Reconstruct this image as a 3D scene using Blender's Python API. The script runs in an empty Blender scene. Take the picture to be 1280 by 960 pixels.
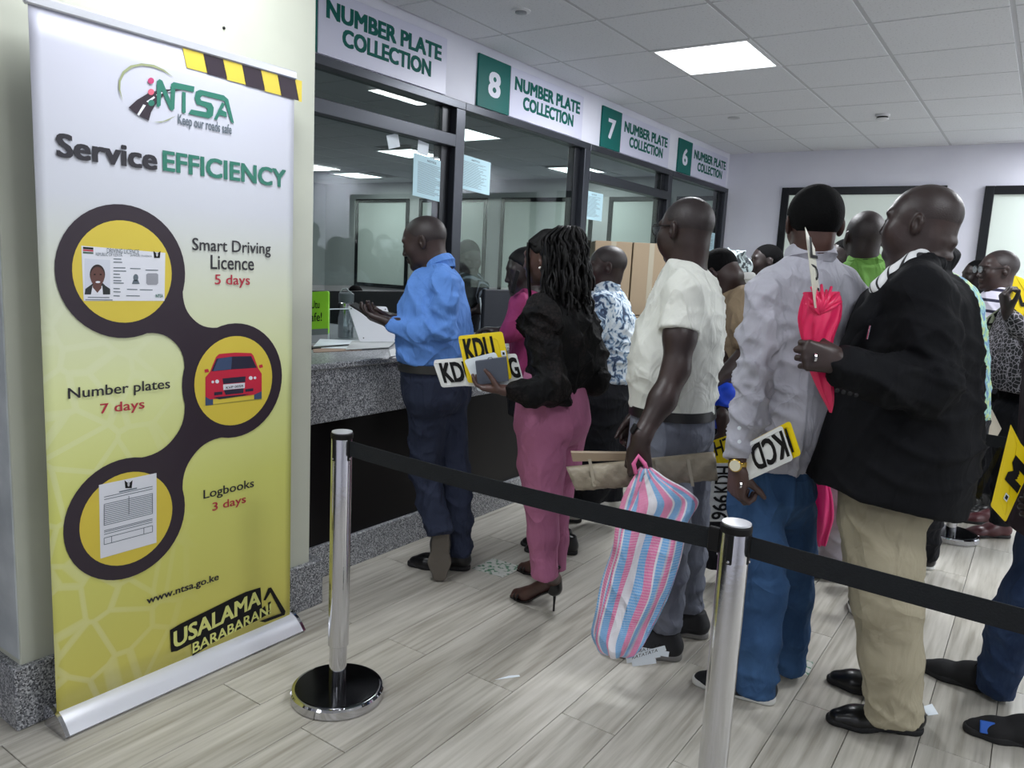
import bpy, math, random
import numpy as np
from mathutils import Matrix, Vector
random.seed(7); rng = np.random.default_rng(7)
SC = bpy.context.scene; COL = SC.collection
# ---------------------------------------------------------------- camera, world, light, exposure
F_PX = 962.0; CAM_H = 1.47
_y, _p, _r = np.radians([34.34, 8.655, 2.971])
VW = np.array([-np.sin(_y)*np.cos(_p), np.cos(_y)*np.cos(_p), -np.sin(_p)])
_r0 = np.array([np.cos(_y), np.sin(_y), 0.0]); _u0 = np.cross(_r0, VW)
VR = np.cos(_r)*_r0 + np.sin(_r)*_u0; VU = -np.sin(_r)*_r0 + np.cos(_r)*_u0
CAM = np.array([0.0, 0.0, CAM_H])
cd = bpy.data.cameras.new('camera'); cam = bpy.data.objects.new('camera', cd); COL.objects.link(cam)
cd.sensor_width = 36; cd.lens = F_PX/1280*36; cd.clip_start = 0.05; cd.clip_end = 60
M = Matrix([[VR[i], VU[i], -VW[i], CAM[i]] for i in range(3)] + [[0, 0, 0, 1]]); cam.matrix_world = M
SC.camera = cam
w = bpy.data.worlds.new('world'); SC.world = w; w.use_nodes = True
w.node_tree.nodes['Background'].inputs[0].default_value = (0.75, 0.82, 1.0, 1)
w.node_tree.nodes['Background'].inputs[1].default_value = 0.25
SC.view_settings.view_transform = 'Standard'; SC.view_settings.look = 'None'
SC.view_settings.exposure = 0.0; SC.view_settings.gamma = 1.0
try: SC.view_settings.use_curve_mapping = False
except Exception: pass
LIGHT_W = 30.0; LIGHT_COL = (0.93, 0.96, 1.0)
CEIL = 2.77
MAIN_LIGHTS = [(-1.82, 4.66), (-1.82, 1.52), (0.60, 1.52), (0.60, 4.66), (-1.82, -1.62), (0.60, -1.62), (0.60, 7.79), (3.02, 4.66), (3.02, 1.52), (3.02, 7.79)]
OFFICE_LIGHTS = [(-6.6, 7.2), (-9.2, 8.85), (-5.1, 6.35), (-5.3, 9.0)]
def area(x, y, z, watts, size=0.56):
    l = bpy.data.lights.new('panel_lamp', 'AREA'); l.shape = 'SQUARE'; l.size = size; l.energy = watts; l.color = LIGHT_COL
    o = bpy.data.objects.new('panel_lamp', l); COL.objects.link(o); o.location = (x, y, z); return o
for x, y in MAIN_LIGHTS: area(x, y, CEIL-0.03, LIGHT_W*(1.6 if y > 4 else 0.62))
for x, y in OFFICE_LIGHTS+[(-4.25, 2.55)]: area(x, y, CEIL-0.03, 15)  # extra lamp after the office list: added fill for the clerk, out of view
# ---------------------------------------------------------------- picture helpers
WH = np.array([-np.sin(_y), np.cos(_y), 0.0]); LH = np.array([-np.cos(_y), -np.sin(_y), 0.0]); UP = np.array([0., 0., 1.])
def ray(u, v): return VW + VR*(u-640)/F_PX + VU*(480-v)/F_PX
def at(u, v, D):
    d = ray(u, v); return CAM + d*(D/(d @ WH))
def onp(u, v, ax, val):
    d = ray(u, v); return CAM + d*((val-CAM[ax])/d[ax])
def FL(u, v, z=0.0): return onp(u, v, 2, z)
def nrm(a): a = np.asarray(a, float); return a/np.linalg.norm(a)
# ---------------------------------------------------------------- materials
def lin(c):
    out = []
    for k in c[:3]:
        k = k/255.0; out.append(k/12.92 if k <= 0.04045 else ((k+0.055)/1.055)**2.4)
    return (*out, 1.0)
MATS = {}
def pm(name, rgb, rough=0.5, metal=0.0, bump=None, spec=None, emit=None, noise=None, alpha=None, sheen=None, coat=None):
    if name in MATS: return MATS[name]
    m = bpy.data.materials.new(name); m.use_nodes = True; nt = m.node_tree; b = nt.nodes['Principled BSDF']
    b.inputs['Base Color'].default_value = lin(rgb); b.inputs['Roughness'].default_value = rough; b.inputs['Metallic'].default_value = metal
    if spec is not None: b.inputs['Specular IOR Level'].default_value = spec
    if sheen: b.inputs['Sheen Weight'].default_value = sheen
    if coat: b.inputs['Coat Weight'].default_value = coat
    if emit: b.inputs['Emission Color'].default_value = lin(emit[0]); b.inputs['Emission Strength'].default_value = emit[1]
    if alpha is not None: b.inputs['Alpha'].default_value = alpha
    tc = None
    def coord():
        nonlocal tc
        if tc is None: tc = nt.nodes.new('ShaderNodeTexCoord')
        return tc.outputs['Object']
    if noise:      # (scale, rgb2, detail, lo, hi)
        n = nt.nodes.new('ShaderNodeTexNoise'); n.inputs['Scale'].default_value = noise[0]; n.inputs['Detail'].default_value = noise[2] if len(noise) > 2 else 4
        nt.links.new(coord(), n.inputs['Vector'])
        cr = nt.nodes.new('ShaderNodeValToRGB'); lo, hi = (noise[3], noise[4]) if len(noise) > 4 else (0.35, 0.65)
        cr.color_ramp.elements[0].position = lo; cr.color_ramp.elements[0].color = lin(rgb)
        cr.color_ramp.elements[1].position = hi; cr.color_ramp.elements[1].color = lin(noise[1])
        nt.links.new(n.outputs['Fac'], cr.inputs['Fac']); nt.links.new(cr.outputs['Color'], b.inputs['Base Color'])
    if bump:       # (scale, strength, distance)
        n = nt.nodes.new('ShaderNodeTexNoise'); n.inputs['Scale'].default_value = bump[0]; n.inputs['Detail'].default_value = 5
        nt.links.new(coord(), n.inputs['Vector'])
        bp = nt.nodes.new('ShaderNodeBump'); bp.inputs['Strength'].default_value = bump[1]; bp.inputs['Distance'].default_value = bump[2] if len(bump) > 2 else 0.01
        nt.links.new(n.outputs['Fac'], bp.inputs['Height']); nt.links.new(bp.outputs['Normal'], b.inputs['Normal'])
    MATS[name] = m; return m
def nodes(name):
    m = bpy.data.materials.new(name); m.use_nodes = True; MATS[name] = m
    nt = m.node_tree; return m, nt, nt.nodes['Principled BSDF']
def N(nt, t, **kw):
    n = nt.nodes.new(t)
    for k, v in kw.items():
        if k in n.inputs: n.inputs[k].default_value = v
        else: setattr(n, k, v)
    return n
def ramp(nt, src, stops, interp='LINEAR'):
    r = nt.nodes.new('ShaderNodeValToRGB'); r.color_ramp.interpolation = interp
    while len(r.color_ramp.elements) < len(stops): r.color_ramp.elements.new(0.5)
    for e, (p, c) in zip(r.color_ramp.elements, stops): e.position = p; e.color = lin(c)
    nt.links.new(src, r.inputs['Fac']); return r
def mapping(nt, scale, src='Object', rot=(0, 0, 0)):
    tc = nt.nodes.new('ShaderNodeTexCoord'); mp = nt.nodes.new('ShaderNodeMapping')
    mp.inputs['Scale'].default_value = scale; mp.inputs['Rotation'].default_value = rot
    nt.links.new(tc.outputs[src], mp.inputs['Vector']); return mp
def m_granite():
    m, nt, b = nodes('speckled_granite'); mp = mapping(nt, (1, 1, 1))
    v = N(nt, 'ShaderNodeTexVoronoi', Scale=230.0); nt.links.new(mp.outputs[0], v.inputs['Vector'])
    sx = N(nt, 'ShaderNodeSeparateColor'); nt.links.new(v.outputs['Color'], sx.inputs[0])
    r = ramp(nt, sx.outputs[0], [(0, (52, 53, 58)), (0.25, (96, 98, 104)), (0.5, (134, 136, 140)), (0.8, (168, 170, 173)), (1, (206, 207, 210))])
    nt.links.new(r.outputs[0], b.inputs['Base Color']); b.inputs['Roughness'].default_value = 0.32; return m
def m_plank():
    m, nt, b = nodes('wood_look_plank'); tc = N(nt, 'ShaderNodeTexCoord'); oi = N(nt, 'ShaderNodeObjectInfo')
    mul = N(nt, 'ShaderNodeVectorMath', operation='MULTIPLY'); mul.inputs[1].default_value = (13.0, 29.0, 7.0)
    cmb = N(nt, 'ShaderNodeCombineXYZ')
    for k in range(3): nt.links.new(oi.outputs['Random'], cmb.inputs[k])
    nt.links.new(cmb.outputs[0], mul.inputs[0])
    add = N(nt, 'ShaderNodeVectorMath', operation='ADD'); nt.links.new(tc.outputs['Object'], add.inputs[0]); nt.links.new(mul.outputs[0], add.inputs[1])
    mp = N(nt, 'ShaderNodeMapping'); mp.inputs['Scale'].default_value = (7.0, .9, 1.0); nt.links.new(add.outputs[0], mp.inputs['Vector'])
    n1 = N(nt, 'ShaderNodeTexNoise', Scale=1.0, Detail=3.0, Distortion=0.6); nt.links.new(mp.outputs[0], n1.inputs['Vector'])
    w1 = N(nt, 'ShaderNodeMath', operation='MULTIPLY'); w1.inputs[1].default_value = 16.0; nt.links.new(n1.outputs['Fac'], w1.inputs[0])
    w2 = N(nt, 'ShaderNodeMath', operation='SINE'); nt.links.new(w1.outputs[0], w2.inputs[0])
    mp2 = N(nt, 'ShaderNodeMapping'); mp2.inputs['Scale'].default_value = (48.0, 2.6, 1.0); nt.links.new(add.outputs[0], mp2.inputs['Vector'])
    n2 = N(nt, 'ShaderNodeTexNoise', Scale=1.0, Detail=6.0); nt.links.new(mp2.outputs[0], n2.inputs['Vector'])
    a = N(nt, 'ShaderNodeMath', operation='MULTIPLY_ADD'); a.inputs[1].default_value = 0.045; nt.links.new(w2.outputs[0], a.inputs[0]); nt.links.new(n2.outputs['Fac'], a.inputs[2])
    rb = N(nt, 'ShaderNodeMath', operation='MULTIPLY_ADD'); rb.inputs[1].default_value = 0.12; nt.links.new(oi.outputs['Random'], rb.inputs[0]); nt.links.new(a.outputs[0], rb.inputs[2])
    r = ramp(nt, rb.outputs[0], [(0.34, (150, 145, 134)), (0.56, (178, 174, 164)), (0.8, (196, 192, 183))])
    nt.links.new(r.outputs[0], b.inputs['Base Color']); b.inputs['Roughness'].default_value = 0.36; b.inputs['Specular IOR Level'].default_value = 0.45; return m
def m_ceiltile():
    m, nt, b = nodes('mineral_fibre_tile'); mp = mapping(nt, (1, 1, 1)); oi = N(nt, 'ShaderNodeObjectInfo')
    n = N(nt, 'ShaderNodeTexNoise', Scale=85.0, Detail=3.0); nt.links.new(mp.outputs[0], n.inputs['Vector'])
    r = ramp(nt, n.outputs['Fac'], [(0.0, (150, 150, 154)), (0.33, (206, 207, 212)), (0.4, (222, 223, 228)), (1, (226, 227, 232))])
    nt.links.new(r.outputs[0], b.inputs['Base Color']); b.inputs['Roughness'].default_value = 0.9
    bp = N(nt, 'ShaderNodeBump', Strength=0.25, Distance=0.003); nt.links.new(n.outputs['Fac'], bp.inputs['Height']); nt.links.new(bp.outputs[0], b.inputs['Normal']); return m
def m_glass(name, tint=(0.80, 0.86, 0.84), refl=1.0):
    m = bpy.data.materials.new(name); m.use_nodes = True; nt = m.node_tree; nt.nodes.clear(); MATS[name] = m
    o = N(nt, 'ShaderNodeOutputMaterial'); t = N(nt, 'ShaderNodeBsdfTransparent'); t.inputs[0].default_value = (*tint, 1)
    g = N(nt, 'ShaderNodeBsdfGlossy', Roughness=0.0); g.inputs[0].default_value = (1, 1, 1, 1)
    fr = N(nt, 'ShaderNodeFresnel', IOR=1.52); mu = N(nt, 'ShaderNodeMath', operation='MULTIPLY'); mu.inputs[1].default_value = .7*refl; mu.use_clamp = True
    mx = N(nt, 'ShaderNodeMixShader'); ge = N(nt, 'ShaderNodeNewGeometry'); mi = N(nt, 'ShaderNodeMath', operation='MULTIPLY_ADD'); mi.inputs[1].default_value = 1/1.52-1.52; mi.inputs[2].default_value = 1.52; nt.links.new(ge.outputs['Backfacing'], mi.inputs[0]); nt.links.new(mi.outputs[0], fr.inputs['IOR']); nt.links.new(fr.outputs[0], mu.inputs[0]); nt.links.new(mu.outputs[0], mx.inputs[0])
    nt.links.new(t.outputs[0], mx.inputs[1]); nt.links.new(g.outputs[0], mx.inputs[2]); nt.links.new(mx.outputs[0], o.inputs[0]); return m
def m_emit(name, rgb, s):
    m = bpy.data.materials.new(name); m.use_nodes = True; nt = m.node_tree; nt.nodes.clear(); MATS[name] = m
    o = N(nt, 'ShaderNodeOutputMaterial'); e = N(nt, 'ShaderNodeEmission', Strength=s); e.inputs[0].default_value = lin(rgb); nt.links.new(e.outputs[0], o.inputs[0]); return m
GRANITE = m_granite(); PLANK = m_plank(); TILE = m_ceiltile(); GLASS = m_glass('window_glass'); ACRYL = m_glass('clear_acrylic', (0.86, 0.9, 0.9), 0.8)
WALL = pm('white_wall_paint', (234, 234, 246), 0.55, bump=(9, 0.06), noise=(2.5, (228, 228, 241), 3))
PILLAR = pm('cream_wall_paint', (200, 203, 188), 0.5, bump=(12, 0.08), noise=(3.0, (192, 195, 181), 3))
PLASTER = pm('scuffed_grey_plaster', (200, 205, 208), 0.6, bump=(14, 0.15), noise=(6.0, (176, 182, 186), 5))
FRAME = pm('dark_grey_aluminium', (58, 61, 68), 0.32, 0.55)
FRAMED = pm('black_aluminium', (26, 28, 33), 0.35, 0.4)
BLACKP = pm('black_laminate', (12, 9, 11), 0.35, spec=.3)
CHROME = pm('brushed_chrome', (205, 205, 208), 0.14, 1.0, bump=(60, 0.03))
CHROMEP = pm('polished_chrome', (200, 200, 204), 0.06, 1.0)
DARKMET = pm('black_glossy_cover', (40, 41, 44), 0.16, 0.9)
BELTM = pm('charcoal_webbing', (20, 24, 28), 0.9, bump=(220, 0.2))
GRIDM = pm('grey_ceiling_grid', (188, 188, 193), 0.5)
TEAL = pm('teal_panel', (0, 100, 94), 0.5, spec=.25); TEALT = pm('teal_ink', (0, 92, 84), 0.6, spec=.2)
SIGNW = pm('pale_lilac_panel', (214, 214, 234), 0.35); WHITE = pm('white_ink', (225, 226, 240), 0.4)
PAPER = pm('white_paper', (222, 230, 236), 0.7); NOTICE = pm('pale_blue_notice', (180, 212, 222), 0.6)
INK = pm('black_ink', (13, 12, 14), 0.6, spec=.3); GREYINK = pm('grey_ink', (96, 108, 118), 0.6)
YPL = pm('yellow_plate', (232, 204, 12), 0.35); WPL = pm('white_plate', (222, 224, 222), 0.35)
SKIN = pm('dark_brown_skin', (58, 42, 39), 0.44, bump=(90, 0.15, 0.004), noise=(11, (47, 34, 32), 3))
SKIN2 = pm('deep_brown_skin', (46, 34, 33), 0.44, bump=(90, 0.15, 0.004), noise=(11, (38, 29, 28), 3))
SKIN3 = pm('warm_brown_skin', (82, 57, 50), 0.44, bump=(90, 0.15, 0.004), noise=(11, (66, 46, 41), 3))
HAIR = pm('short_black_hair', (9, 9, 10), 0.85, spec=.12, bump=(260, 0.6, 0.004)); BRAID = pm('black_braided_hair', (10, 9, 10), 0.6, spec=.25)
STUB = pm('cropped_greyish_hair', (40, 31, 31), 0.5, bump=(300, 0.35, 0.003))
EYEW = pm('eye_white', (205, 200, 195), 0.2); EYEB = pm('eye_iris', (22, 14, 12), 0.15)
# ---------------------------------------------------------------- object helpers
def tag(o, label=None, cat=None, group=None, kind=None):
    if label: o['label'] = label
    if cat: o['category'] = cat
    if group: o['group'] = group
    if kind: o['kind'] = kind
    return o
def empty(name, loc, label=None, cat=None, group=None, kind=None):
    o = bpy.data.objects.new(name, None); o.empty_display_size = 0.05; COL.objects.link(o); o.location = tuple(loc); return tag(o, label, cat, group, kind)
def link(name, me, parent=None, mats=None, smooth=False):
    o = bpy.data.objects.new(name, me); COL.objects.link(o)
    if parent is not None: o.parent = parent
    for m in (mats if isinstance(mats, (list, tuple)) else [mats]):
        if m is not None and len(me.materials) < 8: me.materials.append(m)
    if smooth and len(me.polygons): me.polygons.foreach_set('use_smooth', np.ones(len(me.polygons), bool))
    return o
def base_of(parent):
    b = np.zeros(3); p = parent
    while p is not None: b = b + np.array(p.location); p = p.parent
    return b
def mk(name, V, Fc, m, parent=None, smooth=False, local=False, origin=None):
    """world-space vertices become one mesh object under its parent"""
    V = np.asarray(V, float); off = base_of(parent)
    if not local: V = V - off
    loc = (0, 0, 0)
    if origin is None and parent is None and not local:
        origin = np.array([(V[:, 0].min()+V[:, 0].max())/2, (V[:, 1].min()+V[:, 1].max())/2, V[:, 2].min()])
    if origin is not None:
        o_ = np.asarray(origin, float)-off if parent is not None else np.asarray(origin, float); V = V-o_; loc = tuple(o_)
    me = bpy.data.meshes.new(name)
    if isinstance(Fc, np.ndarray) and Fc.ndim == 2:
        n, k = Fc.shape; me.vertices.add(len(V)); me.vertices.foreach_set('co', V.astype(np.float32).ravel())
        me.loops.add(n*k); me.loops.foreach_set('vertex_index', Fc.astype(np.int32).ravel())
        me.polygons.add(n); me.polygons.foreach_set('loop_start', np.arange(0, n*k, k, dtype=np.int32))
        try: me.polygons.foreach_set('loop_total', np.full(n, k, np.int32))
        except Exception: pass
        me.update(calc_edges=True); me.validate()
    else: me.from_pydata(V.tolist(), [], [list(map(int, f)) for f in Fc]); me.update()
    o = link(name, me, parent, m, smooth); o.location = loc; return o
class MB:
    def __init__(s): s.V = []; s.F = []
    def add(s, V, F): n = len(s.V); s.V += [tuple(map(float, v)) for v in V]; s.F += [[i+n for i in f] for f in F]; return s
    def boxo(s, c, X, Y, Z, b=0.0):
        """box about centre c with half-vectors X,Y,Z; b bevels the edges by length b"""
        c, X, Y, Z = map(lambda q: np.asarray(q, float), (c, X, Y, Z))
        if b <= 0:
            V = [c+sx*X+sy*Y+sz*Z for sx in (-1, 1) for sy in (-1, 1) for sz in (-1, 1)]
            return s.add(V, [(0, 1, 3, 2), (4, 6, 7, 5), (0, 4, 5, 1), (2, 3, 7, 6), (0, 2, 6, 4), (1, 5, 7, 3)])
        lx, ly, lz = (np.linalg.norm(q) for q in (X, Y, Z)); b = min(b, lx*.9, ly*.9, lz*.9)
        ix, iy, iz = X*(1-b/lx), Y*(1-b/ly), Z*(1-b/lz); V = []; idx = {}
        for sx in (-1, 1):
            for sy in (-1, 1):
                for sz in (-1, 1):
                    for k, p in enumerate((sx*X+sy*iy+sz*iz, sx*ix+sy*Y+sz*iz, sx*ix+sy*iy+sz*Z)):
                        idx[(sx, sy, sz, k)] = len(V); V.append(c+p)
        Fs = []
        for k in range(3):
            for sg in (-1, 1):
                o = [(a, d) for a, d in ((-1, -1), (1, -1), (1, 1), (-1, 1))]
                q = []
                for a, d in o:
                    t = [0, 0, 0]; t[k] = sg; t[(k+1) % 3] = a; t[(k+2) % 3] = d; q.append(idx[(*t, k)])
                Fs.append(q if sg > 0 else q[::-1])
        for k in range(3):
            a1, a2 = (k+1) % 3, (k+2) % 3
            for s1 in (-1, 1):
                for s2 in (-1, 1):
                    q = []
                    for sk, kk in ((-1, a1), (1, a1), (1, a2), (-1, a2)):
                        t = [0, 0, 0]; t[k] = sk; t[a1] = s1; t[a2] = s2; q.append(idx[(*t, kk)])
                    Fs.append(q if s1*s2 < 0 else q[::-1])
        for sx in (-1, 1):
            for sy in (-1, 1):
                for sz in (-1, 1):
                    q = [idx[(sx, sy, sz, k)] for k in range(3)]; Fs.append(q if sx*sy*sz > 0 else q[::-1])
        return s.add(V, Fs)
    def box(s, x0, x1, y0, y1, z0, z1, b=0.0):
        return s.boxo(((x0+x1)/2, (y0+y1)/2, (z0+z1)/2), (abs(x1-x0)/2, 0, 0), (0, abs(y1-y0)/2, 0), (0, 0, abs(z1-z0)/2), b)
    def lathe(s, c, prof, n=32, X=(1, 0, 0), Y=(0, 1, 0), Z=(0, 0, 1)):
        c, X, Y, Z = map(lambda q: np.asarray(q, float), (c, X, Y, Z)); V = []
        for r, z in prof:
            for k in range(n):
                t = 2*math.pi*k/n; V.append(c+X*r*math.cos(t)+Y*r*math.sin(t)+Z*z)
        Fs = []
        for i in range(len(prof)-1):
            for k in range(n): Fs.append((i*n+k, i*n+(k+1) % n, (i+1)*n+(k+1) % n, (i+1)*n+k))
        Fs.append(tuple(range(n))[::-1]); Fs.append(tuple(range((len(prof)-1)*n, len(prof)*n)))
        return s.add(V, Fs)
    def tube(s, pts, rad, n=8, flat=None):
        P = [np.asarray(p, float) for p in pts]; R = rad if isinstance(rad, (list, tuple, np.ndarray)) else [rad]*len(P)
        V = []; a = None
        for i, p in enumerate(P):
            t = nrm(P[min(i+1, len(P)-1)]-P[max(i-1, 0)])
            if a is None: a = nrm(np.cross(t, (0.31, 0.2, 0.93) if abs(t[2]) < .9 else (1, 0.1, 0)))
            a = nrm(a-t*(a @ t)); b = np.cross(t, a)
            for k in range(n):
                q = 2*math.pi*k/n; V.append(p+R[i]*(a*math.cos(q)+b*math.sin(q)))
        Fs = [(i*n+k, i*n+(k+1) % n, (i+1)*n+(k+1) % n, (i+1)*n+k) for i in range(len(P)-1) for k in range(n)]
        Fs += [tuple(range(n))[::-1], tuple(range((len(P)-1)*n, len(P)*n))]
        return s.add(V, Fs)
    def poly(s, pts): return s.add(pts, [tuple(range(len(pts)))])
    def prism(s, pts, ext):
        n = len(pts); pts = [np.asarray(p, float) for p in pts]; e = np.asarray(ext, float)
        return s.add(pts+[p+e for p in pts], [tuple(range(n))[::-1], tuple(range(n, 2*n))]+[(i, (i+1) % n, n+(i+1) % n, n+i) for i in range(n)])
    def build(s, name, m, parent=None, smooth=False, origin=None): return mk(name, s.V, s.F, m, parent, smooth, origin=origin)
def auto_smooth(o, ang=35):
    me = o.data; me.polygons.foreach_set('use_smooth', np.ones(len(me.polygons), bool))
    try: me.set_sharp_from_angle(angle=math.radians(ang))
    except Exception: pass
    return o
_tc = {}
def text_geo(s, bold=0.0):
    k = s
    if k in _tc: return _tc[k]
    cu = bpy.data.curves.new('t', 'FONT'); cu.body = s; cu.size = 1; cu.resolution_u = 3; cu.fill_mode = 'FRONT'
    ob = bpy.data.objects.new('t', cu); me = bpy.data.meshes.new_from_object(ob)
    V = np.zeros(len(me.vertices)*3); me.vertices.foreach_get('co', V); V = V.reshape(-1, 3)[:, :2]; Fc = [tuple(p.vertices) for p in me.polygons]
    lo, hi = V.min(0), V.max(0); V = (V-lo)/(hi-lo)
    bpy.data.objects.remove(ob); bpy.data.curves.remove(cu); bpy.data.meshes.remove(me); _tc[k] = (V, Fc, (hi-lo)); return _tc[k]
def text(mb, s, O, X, Y, bold=0.0, eps=0.0008):
    """text s filling the parallelogram O, O+X, O+X+Y, O+Y, lifted eps off the surface"""
    V, Fc, em = text_geo(s); O, X, Y = map(lambda q: np.asarray(q, float), (O, X, Y)); n = nrm(np.cross(X, Y))
    dx, dy = bold/em[0], bold*.6/em[1]; X2, Y2 = X*(1-2*dx), Y*(1-2*dy); O2 = O+X*dx+Y*dy
    for i, (p, q) in enumerate(((0, 0), (-1, -1), (1, -1), (1, 1), (-1, 1), (0, 1), (0, -1), (1, 0), (-1, 0)) if bold > 0 else ((0, 0),)):
        mb.add([O2+X2*a+Y2*b+X*dx*p+Y*dy*q+n*(eps+.00001*i) for a, b in V], Fc)
    return mb
def lettering(s, O, X, Y, m, parent, name='lettering', bold=0.0, eps=0.0008):
    if isinstance(s, str): s = [(s, 0, 0, 1, 1)]
    mb = MB(); X = np.asarray(X, float); Y = np.asarray(Y, float)
    for t, a, b, c, d in s: text(mb, t, np.asarray(O, float)+X*a+Y*b, X*(c-a), Y*(d-b), bold, eps)
    return mb.build(name, m, parent)
# ================================================================ THE ROOM
GX = -2.97; FARY = 8.22; XR = 4.0; YB = -3.0
x0 = -1.164; rowsx = [x0+0.2*k for k in range(-9, 15)]
fl = tag(MB().box(-3.2, XR, YB, FARY, -0.06, -0.012).build('floor', pm('dark_grout', (92, 90, 86), .8)), kind='structure')
pme = None; nplank = 0
for i, xx in enumerate(rowsx):
    odd = (i-9) % 2
    yy = 2.1+0.607*odd-1.207*3
    while yy < FARY and nplank < 300:
        y0, y1 = yy, min(yy+1.207, FARY)
        yy += 1.207
        if y1 < 0.2: continue
        if nplank >= 298: continue
        full = y1-y0 > 1.2
        if full and pme is not None:
            o = bpy.data.objects.new('plank', pme); COL.objects.link(o)
        else:
            L = y1-y0; mb = MB().box(-0.0988, 0.0988, 0.0012, L-0.0012, -0.012, 0.0, 0.0012)
            o = mk('plank', mb.V, mb.F, PLANK, None, local=True)
            if full: pme = o.data
        o.parent = fl; o.location = np.array([xx+0.1, y0, 0])-np.array(fl.location); nplank += 1
# beyond the single planks the floor goes on as one joined field
mb = MB(); xmax = rowsx[-1]+0.2; xx = xmax; k = len(rowsx)
while xx < XR:
    yy = YB-0.6*(k % 2)
    while yy < FARY: mb.box(xx+.0012, xx+.1988, yy+.001, min(yy+1.205, FARY), -0.012, 0); yy += 1.207
    xx += .2; k += 1
for i, xx in enumerate(rowsx):
    yy = 2.1+0.607*((i-9) % 2)-1.207*6
    while yy+1.207 < 0.2: mb.box(xx+.0012, xx+.1988, yy+.001, yy+1.205, -0.012, 0); yy += 1.207
tag(mb.build('plank_field', PLANK, fl), kind='stuff')
# ceiling
ce = tag(MB().box(GX-.05, XR, YB, FARY+.1, CEIL+0.02, CEIL+0.1).build('ceiling', pm('plenum', (120, 120, 122), .9)), kind='structure')
cx = [-1.515+.605*k for k in range(-3, 11)]; cy = [3.72+.627*k for k in range(-11, 9)]
tme = None
for i in range(len(cx)-1):
    for j in range(len(cy)-1):
        a, b, c, d = max(cx[i], GX), cx[i+1], cy[j], min(cy[j+1], FARY)
        if b < GX or b-a < .02 or d-c < .02 or c < YB: continue
        mx, my = (cx[i]+cx[i+1])/2, (cy[j]+cy[j+1])/2
        if any(abs(mx-lx) < .2 and abs(my-ly) < .2 for lx, ly in MAIN_LIGHTS): continue
        full = (b-a) > .6 and (d-c) > .62
        if full and tme is not None: o = bpy.data.objects.new('ceiling_tile', tme); COL.objects.link(o)
        else:
            W_, L_ = (b-a)/2-.011, (d-c)/2-.006
            mb = MB().boxo((0, 0, 0.01), (W_, 0, 0), (0, L_, 0), (0, 0, .01), .002); o = mk('ceiling_tile', mb.V, mb.F, TILE, None, local=True)
            if full: tme = o.data
        o.parent = ce; o.location = np.array([(a+b)/2, (c+d)/2, CEIL-0.004])-np.array(ce.location)
for xx in cx:
    if xx > GX: MB().box(xx-.012, xx+.012, YB, FARY, CEIL-.001, CEIL+.02).build('grid_bar', GRIDM, ce)
for yy in cy:
    MB().box(GX, XR, yy-.007, yy+.007, CEIL+.0005, CEIL+.02).build('grid_bar', GRIDM, ce)
PANEL = m_emit('lit_diffuser', (245, 250, 255), 5.0)
def light_panel(x, y, label, group=None):
    t = empty('ceiling_light', (x, y, CEIL), label, 'ceiling light', group)
    mb = MB()
    for a, b, c, d in ((-.3, .3, -.31, -.285), (-.3, .3, .285, .31), (-.3, -.275, -.285, .285), (.275, .3, -.285, .285)): mb.box(x+a, x+b, y+c, y+d, CEIL-.008, CEIL+.02)
    mb.build('frame', pm('white_metal', (225, 225, 228), .4), t)
    MB().box(x-.275, x+.275, y-.285, y+.285, CEIL-.004, CEIL+.015).build('diffuser', PANEL, t)
for i, (x, y) in enumerate(MAIN_LIGHTS):
    light_panel(x, y, 'bright square ceiling panel light above the row of counter signs' if i == 0 else 'square ceiling panel light of the hall beyond the edges of the photo', None if i == 0 else 'hall panel lights out of view')
OL = ['lit office panel seen through the glass just under the window rail, right one', 'lit office panel seen through the glass, leftmost and lowest', 'lit office panel seen behind the first tall window post', 'lit office panel seen behind the second tall window post']
for (x, y), lb in zip(OFFICE_LIGHTS, OL): light_panel(x, y, lb)
light_panel(-4.25, 2.55, 'added fill light panel for the clerk, unseen behind the pillar')  # unseen panel added with the fill lamp that brightens the clerk
# bulkhead and office shell
tag(MB().box(GX-.16, GX, 2.0, FARY, 2.40, CEIL+.02).build('wall_bulkhead', WALL), kind='structure')
tag(MB().box(GX-.16, GX, YB, 1.0, 2.40, CEIL+.02).build('wall_bulkhead_near', WALL), kind='structure')
OFW = pm('office_wall_paint', (196, 200, 198), .7)
tag(MB().box(-11.1, -11, YB, 9.9, 0, CEIL).build('wall_office_left', OFW), kind='structure')
of = tag(MB().box(-11, GX-.16, 9.8, 9.9, 0, CEIL).build('wall_office_back', OFW), kind='structure')
tag(MB().box(-11, GX-.16, YB-.1, YB, 0, CEIL).build('wall_office_front', OFW), kind='structure')
tag(MB().box(-11, -3.2, YB, 9.8, -.06, 0).build('floor_office', pm('office_carpet', (96, 98, 104), .9)), kind='structure')
oc = tag(MB().box(-11, GX-.16, YB, 9.8, CEIL+.02, CEIL+.1).build('ceiling_office', pm('office_ceiling', (150, 150, 152), .9)), kind='structure')
mb = MB()
for k in range(14):
    for j in range(17):
        a = -3.14-.605*k; c = 9.8-.627*j
        if any(abs(a-.3-lx) < .33 and abs(c-.31-ly) < .34 for lx, ly in OFFICE_LIGHTS): continue
        mb.box(a-.594, a-.011, c-.62, c-.006, CEIL, CEIL+.02)
tag(mb.build('office_ceiling_tiles', TILE, oc), kind='stuff')
tag(MB().box(GX-.1, GX+.0, FARY, FARY+.001, 0, 0.01).build('trim_1', WALL), kind='structure')
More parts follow.
